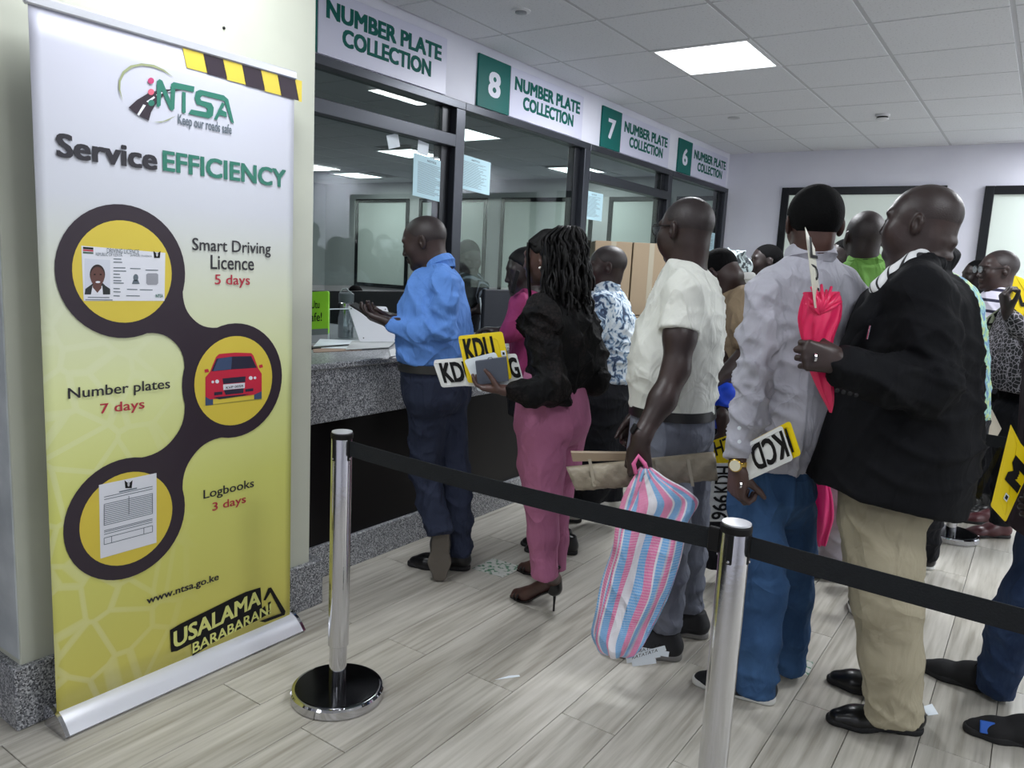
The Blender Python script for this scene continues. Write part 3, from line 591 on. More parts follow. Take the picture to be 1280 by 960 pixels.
# ================================================================ FIGURE TOOLS: signed-distance sculpting meshed with surface nets
def _hash(i, j, k): return np.modf(np.abs(np.sin(i*127.1+j*311.7+k*74.7)*43758.5453))[0]
def vnoise(P):
    P = np.asarray(P, float); I = np.floor(P); Fr = P-I; Fr = Fr*Fr*(3-2*Fr); out = 0
    for a in (0, 1):
        for b in (0, 1):
            for c in (0, 1):
                wt = (Fr[:, 0] if a else 1-Fr[:, 0])*(Fr[:, 1] if b else 1-Fr[:, 1])*(Fr[:, 2] if c else 1-Fr[:, 2])
                out = out+wt*_hash(I[:, 0]+a, I[:, 1]+b, I[:, 2]+c)
    return out
class Loft:
    """stack of superellipse sections; rows of (centre xyz, a sideways, b front-back)"""
    def __init__(s, rows, S, Fv, n=2.35, sm=.02):
        s.S, s.Fv, s.n = np.array(S, float), np.array(Fv, float), n
        rows = sorted(rows, key=lambda r: r[0][2]); z = np.array([r[0][2] for r in rows])
        s.z0, s.z1 = z[0], z[-1]; s.zt = np.linspace(s.z0, s.z1, 120); T = []
        for k in range(4):
            vals = np.array([r[0][0] if k == 0 else r[0][1] if k == 1 else r[1] if k == 2 else r[2] for r in rows])
            t = np.interp(s.zt, z, vals); kk = max(1, int(sm/((s.z1-s.z0)/120))); pad = np.pad(t, kk, mode='edge'); ker = np.hanning(2*kk+3)[1:-1]; ker = ker[:2*kk+1]; ker /= ker.sum()
            T.append(np.convolve(pad, ker, 'valid'))
        s.T = T
    def get(s, z): return [np.interp(z, s.zt, t) for t in s.T]
    def bbox(s):
        m = max(s.T[2].max(), s.T[3].max())*1.1; return (np.array([s.T[0].min()-m, s.T[1].min()-m, s.z0]), np.array([s.T[0].max()+m, s.T[1].max()+m, s.z1]))
    def ring(s, z, n=40, off=0.0):
        cx_, cy_, a, b = s.get(z); a += off; b += off; out = []
        for k in range(n):
            t = 2*math.pi*k/n; c, q = math.cos(t), math.sin(t); x = a*np.sign(c)*abs(c)**(2/s.n); y = b*np.sign(q)*abs(q)**(2/s.n)
            out.append(np.array([cx_, cy_, z])+s.S*x+s.Fv*y)
        return out
class SDF:
    def __init__(s): s.p = []
    def cone(s, a, b, ra, rb, k=.02, op='add', flat=None, capb=False, capa=False):
        s.p.append(('cone', np.array(a, float), np.array(b, float), ra, rb, k, op, flat, capb, capa)); return s
    def chain(s, pts, k=.02, capend=False, flat=None):
        for i in range(len(pts)-1): s.cone(pts[i][0], pts[i+1][0], pts[i][1], pts[i+1][1], k if i or True else k, 'add', flat, capend and i == len(pts)-2)
        return s
    def ell(s, c, r, R=None, k=.02, op='add'): s.p.append(('ell', np.array(c, float), np.array(r, float), np.eye(3) if R is None else R, k, op)); return s
    def loft(s, L, inf=0.0, k=.03, z0=None, z1=None, rnd=.03): s.p.append(('loft', L, inf, k, z0, z1, rnd)); return s
    def cut(s, p, n, k=.004, box=None): s.p.append(('cut', np.array(p, float), nrm(n), k, box)); return s
    def bounds(s):
        lo, hi = np.full(3, 1e9), np.full(3, -1e9)
        for q in s.p:
            if q[0] == 'cone': l = np.minimum(q[1]-q[3], q[2]-q[4]); h = np.maximum(q[1]+q[3], q[2]+q[4])
            elif q[0] == 'ell': m = q[2].max(); l, h = q[1]-m, q[1]+m
            elif q[0] == 'loft': l, h = q[1].bbox()
            else: continue
            if q[0] != 'loft' and q[6 if q[0] == 'cone' else 5] == 'sub': continue
            lo, hi = np.minimum(lo, l), np.maximum(hi, h)
        return lo-.02, hi+.02
    def mesh(s, h=.01, fines=()):
        lo, hi = s.bounds(); ax = []
        for d in range(3):
            x = lo[d]; L = [x]
            while x < hi[d]:
                st = h
                for c, w_, hf in fines:
                    if c[d]-w_ < x < c[d]+w_: st = min(st, hf)
                x += st; L.append(x)
            ax.append(np.array(L, np.float32))
        X, Y, Z = ax; Fg = np.full((len(X), len(Y), len(Z)), .5, np.float32)
        for q in s.p:
            kind = q[0]
            if kind == 'cone': l = np.minimum(q[1]-q[3], q[2]-q[4]); hh = np.maximum(q[1]+q[3], q[2]+q[4]); k = q[5]
            elif kind == 'ell': m = q[2].max(); l, hh = q[1]-m, q[1]+m; k = q[4]
            elif kind == 'loft': l, hh = q[1].bbox(); l = l.copy(); hh = hh.copy(); l -= q[2]; hh += q[2]; k = q[3]
            else:
                k = q[3]; l, hh = (lo, hi) if q[4] is None else q[4]
            mg = k+2.2*h if kind != 'cut' else 0
            sl = []
            for A, a0, a1 in zip(ax, l-mg, hh+mg): i0 = max(0, np.searchsorted(A, a0)-1); i1 = min(len(A), np.searchsorted(A, a1)+1); sl.append(slice(i0, i1))
            sl = tuple(sl); sub = Fg[sl]
            if sub.size == 0: continue
            x = X[sl[0]][:, None, None]; y = Y[sl[1]][None, :, None]; z = Z[sl[2]][None, None, :]
            op = 'add'
            if kind == 'cone':
                _, a, b, ra, rb, k, op, flat, capb, capa = q; ba = b-a; L2 = max(ba @ ba, 1e-9)
                t0 = ((x-a[0])*ba[0]+(y-a[1])*ba[1]+(z-a[2])*ba[2])/L2; t = np.clip(t0, 0, 1)
                dx, dy, dz = x-a[0]-t*ba[0], y-a[1]-t*ba[1], z-a[2]-t*ba[2]
                if flat is not None:
                    fv, fs = flat; fv = nrm(fv); pr = dx*fv[0]+dy*fv[1]+dz*fv[2]; g = 1/fs-1
                    dx, dy, dz = dx+pr*fv[0]*g, dy+pr*fv[1]*g, dz+pr*fv[2]*g
                d = np.sqrt(dx*dx+dy*dy+dz*dz)-(ra+(rb-ra)*t)
                if flat is not None and flat[1] < 1: d = d*(.5+.5*flat[1])
                if capb: d = np.maximum(d, (t0-1)*math.sqrt(L2))
                if capa: d = np.maximum(d, -t0*math.sqrt(L2))
            elif kind == 'ell':
                _, c, r, R, k, op = q; px, py, pz = x-c[0], y-c[1], z-c[2]
                u = [(px*R[0, i]+py*R[1, i]+pz*R[2, i]) for i in range(3)]
                k0 = np.sqrt(sum((u[i]/r[i])**2 for i in range(3)))+1e-9; k1 = np.sqrt(sum((u[i]/r[i]**2)**2 for i in range(3)))+1e-9; d = k0*(k0-1)/k1
            elif kind == 'loft':
                _, L, inf, k, z0, z1, rnd = q; zz = z.ravel(); cx_, cy_, a, b = L.get(zz); a = a+inf; b = b+inf
                px, py = x-cx_[None, None, :], y-cy_[None, None, :]
                u = np.abs(px*L.S[0]+py*L.S[1]); v = np.abs(px*L.Fv[0]+py*L.Fv[1])
                kk = ((u/a)**L.n+(v/b)**L.n)**(1/L.n)+1e-6; d = (1-1/kk)*np.sqrt(u*u+v*v)
                d = np.maximum(d, -np.minimum(a, b)[None, None, :]*.9)
                zt = L.z1 if z1 is None else z1; zb = L.z0 if z0 is None else z0
                e = z-zt; h_ = np.clip(.5+.5*(e-d)/rnd, 0, 1); d = d+(e-d)*h_+rnd*h_*(1-h_)*1.0
                d = np.maximum(d, zb-z)
            else:
                _, p, n_, k, _b = q; d = (x-p[0])*n_[0]+(y-p[1])*n_[1]+(z-p[2])*n_[2]; op = 'int'
            d = d.astype(np.float32); k = max(k, 1e-5)
            if op == 'add': g = np.clip(.5+.5*(sub-d)/k, 0, 1); r_ = sub+(d-sub)*g-k*g*(1-g)
            else:
                e = d if op == 'int' else -d
                g = np.clip(.5-.5*(sub-e)/k, 0, 1); r_ = sub+(e-sub)*g+k*g*(1-g)
            Fg[sl] = r_
        Fg[0] = Fg[-1] = .5; Fg[:, 0] = Fg[:, -1] = .5; Fg[:, :, 0] = Fg[:, :, -1] = .5
        return surface_nets(Fg, X, Y, Z)
def surface_nets(Fg, X, Y, Z):
    S = Fg < 0; nx, ny, nz = S.shape; cnt = np.zeros((nx-1, ny-1, nz-1), np.int8)
    for a in (0, 1):
        for b in (0, 1):
            for c in (0, 1): cnt += S[a:nx-1+a, b:ny-1+b, c:nz-1+c]
    act = (cnt > 0) & (cnt < 8); I = np.argwhere(act); ids = np.full(act.shape, -1, np.int32); ids[act] = np.arange(len(I))
    acc = np.zeros((len(I), 3)); n_ = np.zeros(len(I)); C = [(a, b, c) for a in (0, 1) for b in (0, 1) for c in (0, 1)]
    vals = {c: Fg[I[:, 0]+c[0], I[:, 1]+c[1], I[:, 2]+c[2]] for c in C}
    for c in C:
        for d in range(3):
            if c[d] == 0:
                e = list(c); e[d] = 1; e = tuple(e); fa, fb = vals[c], vals[e]; cr = (fa < 0) != (fb < 0); t = np.where(cr, fa/np.where(cr, fa-fb, 1), 0)
                for q in range(3): acc[:, q] += np.where(cr, c[q]+(t if q == d else 0), 0)
                n_ += cr
    acc /= n_[:, None]; V = np.empty((len(I), 3))
    for d, A in enumerate((X, Y, Z)): V[:, d] = A[I[:, d]]+acc[:, d]*(A[np.minimum(I[:, d]+1, len(A)-1)]-A[I[:, d]])
    Q = []
    for d in range(3):
        s0 = [slice(None)]*3; s1 = [slice(None)]*3; s0[d] = slice(0, -1); s1[d] = slice(1, None)
        df = S[tuple(s0)] != S[tuple(s1)]; E = np.argwhere(df); e1, e2 = (d+1) % 3, (d+2) % 3
        E = E[(E[:, e1] > 0) & (E[:, e2] > 0) & (E[:, e1] < ids.shape[e1]) & (E[:, e2] < ids.shape[e2])]
        def g(o1, o2):
            J = E.copy(); J[:, e1] -= o1; J[:, e2] -= o2; return ids[J[:, 0], J[:, 1], J[:, 2]]
        q = np.stack([g(1, 1), g(0, 1), g(0, 0), g(1, 0)], 1); inside = S[E[:, 0], E[:, 1], E[:, 2]]
        q[~inside] = q[~inside][:, ::-1]; Q.append(q)
    Q = np.concatenate(Q); Q = Q[(Q >= 0).all(1)]; return V, Q
def relax(V, Q, it=1, lam=.5):
    for _ in range(it):
        s = np.zeros_like(V); c = np.zeros(len(V))
        for a, b in ((0, 1), (1, 2), (2, 3), (3, 0)):
            for i, j in ((a, b), (b, a)): np.add.at(s, Q[:, i], V[Q[:, j]]); np.add.at(c, Q[:, i], 1)
        V = V+lam*(s/np.maximum(c, 1)[:, None]-V)
    return V
def vnormals(V, Q):
    n = np.cross(V[Q[:, 2]]-V[Q[:, 0]], V[Q[:, 3]]-V[Q[:, 1]]); N_ = np.zeros_like(V)
    for i in range(4): np.add.at(N_, Q[:, i], n)
    return N_/np.maximum(np.linalg.norm(N_, axis=1), 1e-9)[:, None]
def folds(V, Q, amp=1.0, joints=(), seed=0.0, vert=1.0):
    """cloth relief: hanging drapes, slack wrinkles and tight creases round the given joints (point, radius, strength)"""
    P = V+seed; rid = lambda ph: np.maximum(0, 1-np.abs(np.sin(ph*.5))*1.25)**1.6
    wx = vnoise(P*[4, 4, 2.2]); wy = vnoise(P*[3.1, 3.1, 2.6]+9)
    m1 = np.clip((vnoise(P*[3.5, 3.5, 1.8]+21)-.3)*2.2, 0, 1)
    d = .011*vert*m1*(rid(P[:, 0]*30+P[:, 1]*34+P[:, 2]*5+11*wx)-.25)
    d += .006*(vnoise(P*[9, 9, 5]+3)-.5)
    m = np.clip((vnoise(P*[4.5, 4.5, 4]+11)-.42)*4, 0, 1); d += .0105*m*(rid(P[:, 2]*52+P[:, 0]*34-P[:, 1]*28+13*wy)-.2)
    m = np.clip((vnoise(P*[4, 4, 4]+31)-.48)*4, 0, 1); d += .009*m*(rid(P[:, 2]*40-P[:, 0]*42+P[:, 1]*24+13*wx)-.2)
    for c, r, st in joints:
        q = np.exp(-((V-c)**2).sum(1)/(r*r)); d += .0105*st*q*(rid(P[:, 2]*78+P[:, 0]*30+P[:, 1]*22+10*vnoise(P*6+5))+.6*rid(P[:, 2]*60-P[:, 0]*48+9*wx)-.35)
    return V+vnormals(V, Q)*(amp*d)[:, None]
def frame(front, pitch=0, roll=0):
    """columns side, front, up; pitch tips the front down, roll tips the top sideways (degrees)"""
    f = nrm([front[0], front[1], 0]); s = np.cross(f, UP); a = math.radians(pitch); f2 = f*math.cos(a)-UP*math.sin(a); u2 = np.cross(s, f2); b = math.radians(roll)
    return np.stack([s*math.cos(b)+u2*math.sin(b), f2, u2*math.cos(b)-s*math.sin(b)], 1)
def add_head(S, c, R, k=1.0, fat=0.0, roll=False, neck_to=None, neck_r=.058, fem=False):
    T = lambda x, y, z: c+R @ (np.array([x, y, z])*k)
    E = lambda x, y, z, rx, ry, rz, kk=.012, op='add', RR=None: S.ell(T(x, y, z), np.array([rx, ry, rz])*k, R if RR is None else R @ RR, kk*k, op)
    E(0, -.014, .030, .076, .099, .086, .02); E(0, .030, -.005, .064+fat*.3, .060, .088, .025)
    E(0, .034, -.072, .049+fat*.5, .050, .042, .03); E(0, .076, -.098, .019, .017, .016, .02)
    if neck_to is not None: S.cone(T(0, -.030, -.05), neck_to, (neck_r+fat*.3)*k, (neck_r+.006+fat*.3)*k, .03)
    if fat: E(.036, .045, -.05, .03, .04, .036, .03); E(-.036, .045, -.05, .03, .04, .036, .03)
    if roll: E(0, -.066, -.048, .058, .044, .026, .006); E(0, -.058, -.092, .066, .048, .026, .005)
    for s in (-1, 1):
        E(s*.041, .058, -.024, .024, .024, .026, .03); E(s*.03, .079, .026, .024, .010, .010, .018)
        E(s*.031, .096, .003, .018, .013, .011, .012, 'sub'); E(s*.031, .078, .001, .0155, .0145, .012, .004)
        a = math.radians(12); rx = np.array([[1, 0, 0], [0, math.cos(a), -math.sin(a)], [0, math.sin(a), math.cos(a)]]); b = math.radians(22*s); rz = np.array([[math.cos(b), -math.sin(b), 0], [math.sin(b), math.cos(b), 0], [0, 0, 1]])
        E(s*.080, -.012, -.006, .009, .0185, .031, .006, 'add', rz @ rx); E(s*.087, -.008, -.004, .006, .010, .018, .003, 'sub', rz @ rx); E(s*.0815, -.004, -.012, .006, .006, .007, .004)
    S.cone(T(0, .086, .010), T(0, .103, -.030), .0075*k, .0105*k, .012*k); E(.0135, .093, -.034, .0100, .010, .0085, .006); E(-.0135, .093, -.034, .0100, .010, .0085, .006)
    E(0, .086, -.0575, .025, .013, .0075, .008); E(0, .085, -.0705, .023, .0130, .0085, .006); E(0, .099, -.064, .022, .004, .0010, .002, 'sub')
def finger(S, p, d, n, L, r, curl, k=.003):
    """three phalanges; n is the palm side the finger closes to"""
    d, n = nrm(d), nrm(n); pts = [(np.array(p), r)]; ang = 0; q = np.array(p, float)
    for fr, cu, rr in ((.45, curl[0], .97), (.31, curl[1], .92), (.24, curl[2], .80)):
        ang += math.radians(cu); dd = d*math.cos(ang)+n*math.sin(ang); q = q+dd*L*fr; pts.append((q, r*rr))
    for i in range(3): S.cone(pts[i][0], pts[i+1][0], pts[i][1], pts[i+1][1], k if i else .005)
    return pts[-1][0]
def add_hand(S, w_, fwd, palm, thumb_side, curl=(25, 35, 20), k=1.0, thumb=(.55, .35), spread=.06, curls=None, tcurl=15):
    """wrist w_, fwd to the fingers, palm = direction the palm faces, thumb_side = direction of the index side"""
    f = nrm(fwd); n = nrm(np.array(palm, float)-f*(f @ np.array(palm, float))); s = nrm(np.cross(f, n)); s = s if s @ np.array(thumb_side, float) > 0 else -s
    w_ = np.array(w_, float)
    for i, (off, L, r, pl) in enumerate(((.030, .070, .0090, .088), (.010, .079, .0094, .092), (-.011, .073, .0088, .088), (-.031, .058, .0078, .080))):
        K = w_+(f*pl+s*off)*k; S.cone(w_+s*off*.62*k+f*.012*k, K, .0155*k, .0118*k, .014*k)
        cu = curls[i] if curls else curl; finger(S, K, f+s*spread*(1.5-i), n, L*k, r*k, cu)
    S.ell(w_+(f*.045+s*.004)*k+n*.006*k, np.array([.036, .046, .015])*k, np.stack([s, f, n], 1), .012*k)
    tb = w_+(f*.022+s*.026+n*.006)*k; td = nrm(s*thumb[0]+f*(1-thumb[0]*.4)+n*thumb[1])
    m = tb+td*.042*k; td2 = nrm(td+n*math.radians(tcurl)*.6+f*.25); t1 = m+td2*.032*k; t2 = t1+nrm(td2+f*.3)*.026*k
    S.cone(tb, m, .0155*k, .0115*k, .010*k); S.cone(m, t1, .0112*k, .0100*k, .004*k); S.cone(t1, t2, .0098*k, .0078*k, .003*k)
def shoe(parent, heel, toe, upper_m, sole_m, up=UP, Lx=None, style='dress', laces=None, label=None, h=.0048):
    """heel and toe: ground points under the shoe's ends"""
    heel, toe = np.array(heel, float), np.array(toe, float); L = np.linalg.norm(toe-heel) if Lx is None else Lx; x = nrm(toe-heel); up = nrm(np.array(up, float)-x*(x @ np.array(up, float))); y = np.cross(up, x); k = L/.29
    W = 1.0 if style != 'sneaker' else 1.1; sth = .022 if style == 'dress' else .026
    U = SDF(); U.cone((.038, 0, .045), (.12, .003, .045), .036*W, .038*W, .03); U.cone((.12, .003, .04), (.205, .004, .026), .040*W, .040*W, .03, flat=((0, 0, 1), .85)); U.cone((.205, .004, .026), (.256, 0, .020), .039*W, .030*W, .03, flat=((0, 0, 1), .8))
    U.cone((.040, 0, .05), (.048, 0, .098), .037*W, .035, .025, capb=True); U.cone((.06, 0, .085), (.135, 0, .055), .030, .024, .03)
    U.cut((0, 0, .012), (0, 0, -1), .002); V, Q = U.mesh(h)
    So = SDF(); So.cone((.035, 0, .012), (.11, 0, .012), .036*W, .034*W, .02); So.cone((.11, 0, .012), (.2, .003, .012), .034*W, .045*W, .02); So.cone((.2, .003, .012), (.260, 0, .012), .046*W, .033*W, .02)
    So.cut((0, 0, sth), (0, 0, 1), .003); So.cut((0, 0, 0), (0, 0, -1), .003)
    if style == 'dress': So.ell((.118, 0, -.004), (.04, .07, .012), None, .004, 'sub')
    V2, Q2 = So.mesh(h)
    def tr(V): return heel+(V[:, :1]*x+V[:, 1:2]*y+V[:, 2:]*up)*k
    o = mk('shoe', tr(relax(V, Q, 1)), Q, upper_m, parent, True)
    if label: o['label'] = label
    mk('sole', tr(V2), Q2, sole_m, o, True)
    if laces:
        mb = MB()
        for i in range(4):
            X_ = .105+.022*i; zt = .098-.014*i-.002; P_ = [np.array([X_, sg*.026, zt-.012]) for sg in (-1, 1)]; mid = np.array([X_+.004, 0, zt+.004])
            mb.tube(tr(np.array([P_[0], mid, P_[1]])), .0022*k, 5)
        for sg in (-1, 1): mb.tube(tr(np.array([[.1, 0, .1], [.093, sg*.016, .118], [.1, sg*.034, .108], [.108, sg*.026, .092]])), .0018*k, 5)
        mb.build('lace', laces, o)
    return o
def collar(parent, c, ax, front, r, m, h=.036, name='collar', open_=.0, sy=1.0, fall=.03):
    """shirt collar: stand and turned-down leaf round the neck, gap at the front"""
    ax = nrm(ax); f = nrm(np.array(front)-ax*(ax @ np.array(front))); s = np.cross(f, ax); n = 36; V = []; prof = [(.002, -.028), (-.004, h*.9), (.001, h*1.05), (.006, h*.9), (.009+fall*.22, h*.95-fall), (.006+fall*.22, h*.9-fall), (.006, -.028)]
    g = math.radians(12+open_)
    for k in range(n+1):
        t = g+(2*math.pi-2*g)*k/n
        for i, (dr, dz) in enumerate(prof):
            q = abs(math.cos(t/2))**8 if t < math.pi else abs(math.cos(t/2))**8
            ff = 0.016*max(0, math.cos(t)) if 3 < i < 6 else 0
            V.append(c+(f*math.cos(t)*sy+s*math.sin(t))*(r+dr)+ax*(dz-ff-.010*max(0, math.cos(t))))
    m_ = len(prof); Fs = [(k*m_+i, k*m_+(i+1) % m_, (k+1)*m_+(i+1) % m_, (k+1)*m_+i) for k in range(n) for i in range(m_)]+[tuple(range(m_))[::-1], tuple(range(n*m_, n*m_+m_))]
    return auto_smooth(mk(name, V, Fs, m, parent, True), 50)
def ring_band(parent, L, z, h, m, off=.01, name='belt', th=.004, n=44):
    A = L.ring(z-h/2, n, off); B = L.ring(z+h/2, n, off); A2 = L.ring(z-h/2, n, off-th); B2 = L.ring(z+h/2, n, off-th); V = A+B+B2+A2
    Fs = [(a*n+k, a*n+(k+1) % n, ((a+1) % 4)*n+(k+1) % n, ((a+1) % 4)*n+k) for a in range(4) for k in range(n)]; return auto_smooth(mk(name, V, Fs, m, parent), 40)
class Person:
    def __init__(s, label, D, phi, foot, near=True, skin=SKIN):
        s.D, s.phi, s.skin, s.near = D, phi, skin, near; a = math.radians(phi); s.f = WH*math.cos(a)+LH*math.sin(a); s.s = np.cross(s.f, UP)   # s.s = the person's right
        s.fh = .0042 if near else .0068; s.o = empty('person', foot, label, 'person'); s.hands = []; s.B = SDF(); s.base = np.array(foot, float)
    def a(s, u, v, dd=0.0): return at(u, v, s.D+dd)
    def rows(s, rows, dd=0.0, front=None):
        f = s.f if front is None else front; sd = np.cross(f, UP); out = []
        for r in rows:
            v, u0, u1, rho = r[:4]; d_ = dd+(r[4] if len(r) > 4 else 0); p, q = s.a(u0, v, d_), s.a(u1, v, d_); e = np.linalg.norm(q-p)/2; cs = abs(sd @ nrm(VR*[1, 1, 0])); sn = math.sqrt(1-cs*cs)
            a_ = e/math.sqrt(cs*cs+(rho*sn)**2); out.append(((p+q)/2, a_, a_*rho))
        return Loft(out, sd, f)
    def head(s, u, v, dd=0.0, phi=None, pitch=0, roll=0, k=1.0, fat=0.0, hair='crop', hm=None, neck=None, neck_r=.058, eyes=False, nape=False):
        c = s.a(u, v, dd); a = math.radians(s.phi if phi is None else phi); f = WH*math.cos(a)+LH*math.sin(a); R = frame(f, pitch, roll); s.hc, s.hR, s.hk = c, R, k
        nk = s.a(*neck) if neck is not None else c-UP*.2*k-f*.03; s.neck = nk
        add_head(s.B, c, R, k, fat, nape, nk, neck_r); T = lambda x, y, z: c+R @ (np.array([x, y, z])*k)
        if hair:
            H = SDF(); t = {'crop': .0022, 'short': .009, 'afro': .022, 'shave': .0009}[hair]
            H.ell(T(0, -.014, .030), np.array([.076+t, .099+t, .086+t])*k, R, .01); H.ell(T(0, .012, .01), np.array([.070+t*.6, .075, .088+t*.3])*k, R, .012)
            if hair == 'afro': H.ell(T(0, -.03, .035), np.array([.084, .10, .085])*k, R, .02)
            H.cut(T(0, 0, .008), R @ np.array([0, .62, -.78]), .004); H.cut(T(0, .074, .07), R @ np.array([0, .94, -.35]), .006)
            for sg in (-1, 1): H.ell(T(sg*.086, .0, -.008), np.array([.022, .024, .038])*k, R, .004, 'sub')
            V, Q = H.mesh(.0065 if s.near else .011); mk('hair', V, Q, hm or (HAIR if hair != 'shave' else STUB), s.o, True)
        if eyes:
            for sg in (-1, 1):
                e = T(sg*.031, .0835, .001); ob = auto_smooth(MB().lathe(e-R[:, 1]*.011*k, [(.001, -.0001), (.008*k, .002*k), (.0105*k, .008*k), (.009*k, .0145*k), (.0045*k, .0182*k)], 16, R[:, 0], R[:, 2]*1.0, R[:, 1]).build('eye', EYEW, s.o))
                MB().lathe(e+R[:, 1]*.0066*k, [(.0055*k, 0), (.0045*k, .0012*k), (.0005, .0016*k)], 12, R[:, 0], R[:, 2], R[:, 1]).build('iris', EYEB, ob)
        return s
    def T(s, x, y, z): return s.hc+s.hR @ (np.array([x, y, z])*s.hk)
    def yoke(s, S, r=.062, dz=.0, w=.07):
        """cloth that climbs to the root of the neck"""
        c = s.neck; S.cone(c+UP*(.012+dz), c-UP*.05, r, r+.025, .035, capa=True); S.cone(c-UP*.03+s.s*w, c-UP*.03-s.s*w, .042, .042, .04); return S
    def arm(s, nodes_, k=.02, hand=None):
        """skin of an arm; nodes (u,v,dd,r)"""
        P = [(s.a(u, v, d), r) for u, v, d, r in nodes_]; s.B.chain(P, k)
        if hand: s.hand(P[-1][0], **hand)
        return P
    def hand(s, w_, **kw): s.hands.append(np.array(w_)+nrm(kw['fwd'])*.07); add_hand(s.B, w_, **kw)
    def cloth(s, name, S, m, h=.009, amp=1.0, joints=(), label=None, vert=1.0):
        V, Q = S.mesh(h if s.near else max(h, .013)); V = relax(V, Q, 1); V = folds(V, Q, amp, joints, s.base[0]*3+s.base[1], vert); o = mk(name, V, Q, m, s.o, True)
        if label: o['label'] = label
        return o
    def body(s, L=None, shrink=.022, zlo=None):
        if L is not None: s.B.loft(L, -shrink, .04, z0=zlo if zlo else L.z0+.06)
        fines = [(s.hc, .125, s.fh)]+[(h, .08, s.fh) for h in s.hands]
        V, Q = s.B.mesh(.012 if s.near else .016, fines); o = mk('body', relax(V, Q, 1, .35), Q, s.skin, s.o, True); return o
def imdir(du, dv, dd=0.0):
    """world direction that runs du to the right, dv down and dd away in the picture"""
    return nrm(nrm(VR*[1, 1, 0])*du-UP*dv+WH*dd)
def fabric(name, rgb, rough=.8, weave=900, st=.15, noise=None, sheen=0, wr=.75):
    m = pm(name, rgb, rough, bump=(weave*.35, st, .002), noise=noise, spec=.25); nt = m.node_tree; b = nt.nodes['Principled BSDF']
    return wrinkle(m, wr)
def wrinkle(m, wr=.75):
    """soft slack creases over the weave of a cloth material"""
    nt = m.node_tree; b = nt.nodes['Principled BSDF']; mp = mapping(nt, (1, 1, .55), rot=(.3, .5, 0)); n = N(nt, 'ShaderNodeTexNoise', Scale=16.0, Detail=2.5, Distortion=.7); nt.links.new(mp.outputs[0], n.inputs['Vector'])
    bp_ = N(nt, 'ShaderNodeBump', Strength=wr, Distance=.022); nt.links.new(n.outputs['Fac'], bp_.inputs['Height'])
    if b.inputs['Normal'].links: nt.links.new(b.inputs['Normal'].links[0].from_socket, bp_.inputs['Normal'])
    n2 = N(nt, 'ShaderNodeTexNoise', Scale=7.5, Detail=1.0, Distortion=.35); nt.links.new(mp.outputs[0], n2.inputs['Vector']); r_ = N(nt, 'ShaderNodeMath', operation='MULTIPLY_ADD'); r_.inputs[1].default_value = 2.0; r_.inputs[2].default_value = -1.0; nt.links.new(n2.outputs['Fac'], r_.inputs[0])
    ab = N(nt, 'ShaderNodeMath', operation='ABSOLUTE'); nt.links.new(r_.outputs[0], ab.inputs[0]); sb = N(nt, 'ShaderNodeMath', operation='SUBTRACT'); sb.inputs[0].default_value = 1.0; nt.links.new(ab.outputs[0], sb.inputs[1]); pw = N(nt, 'ShaderNodeMath', operation='POWER'); pw.inputs[1].default_value = 5.0; nt.links.new(sb.outputs[0], pw.inputs[0])
    b2 = N(nt, 'ShaderNodeBump', Strength=wr*.8, Distance=.012); nt.links.new(pw.outputs[0], b2.inputs['Height']); nt.links.new(bp_.outputs[0], b2.inputs['Normal'])
    nt.links.new(b2.outputs[0], b.inputs['Normal']); b.inputs['Specular IOR Level'].default_value = .2; return m
def fd(u, D):
    """floor point seen in picture column u at distance D"""
    v = 600.
    for _ in range(4): z0 = at(u, v, D)[2]; z1 = at(u, v+10, D)[2]; v -= z0*10/(z1-z0)
    return at(u, v, D)*[1, 1, 0]
SHOEB = pm('black_leather', (15, 15, 17), .28, bump=(40, .1, .003)); SOLEB = pm('black_rubber', (24, 24, 26), .7); KNIT = pm('black_knit', (22, 22, 24), .85, bump=(400, .4, .002)); SOLEW = pm('white_rubber', (214, 214, 210), .6)
BELTL = pm('black_belt_leather', (26, 25, 26), .4)
def quad_thing(name, label, cat, O, X, Y, m, th=.0015, rim=None, bend=0.0, group=None):
    """thin plate with its lower left at O and edges X, Y; returns the Empty that owns it"""
    O, X, Y = map(lambda q: np.asarray(q, float), (O, X, Y)); n_ = nrm(np.cross(X, Y)); t = empty(name, O+X/2+Y*.0, label, cat, group)
    mb = MB(); K = 8
    V = []; lx, ly = np.linalg.norm(X), np.linalg.norm(Y); r = min(.01, lx*.1, ly*.1)
    out = []
    for cx_, cy_, a0 in ((1-r/lx, 1-r/ly, 0), (r/lx, 1-r/ly, 90), (r/lx, r/ly, 180), (1-r/lx, r/ly, 270)):
        for j in range(4): a = math.radians(a0+30*j); out.append(O+X*(cx_+r/lx*math.cos(a))+Y*(cy_+r/ly*math.sin(a)))
    MB().prism(out, -n_*th).build('sheet', m, t)
    if rim:
        mb = MB(); o2 = [O+X/2+Y/2+(p-O-X/2-Y/2)*1.0 for p in out]; i2 = [O+X*.5+Y*.5+X*((p-O) @ X/lx**2-.5)*(1-.012/lx*2)+Y*((p-O) @ Y/ly**2-.5)*(1-.012/ly*2) for p in out]
        nn = len(out); mb.add([p+n_*.0002 for p in o2]+[p+n_*.0016 for p in i2]+[p+n_*.0003 for p in [O+X/2+Y/2+(q-O-X/2-Y/2)*.97 for q in i2]], [(i, (i+1) % nn, nn+(i+1) % nn, nn+i) for i in range(nn)]+[(nn+i, nn+(i+1) % nn, 2*nn+(i+1) % nn, 2*nn+i) for i in range(nn)])
        mb.build('raised_rim', rim, t)
    return t
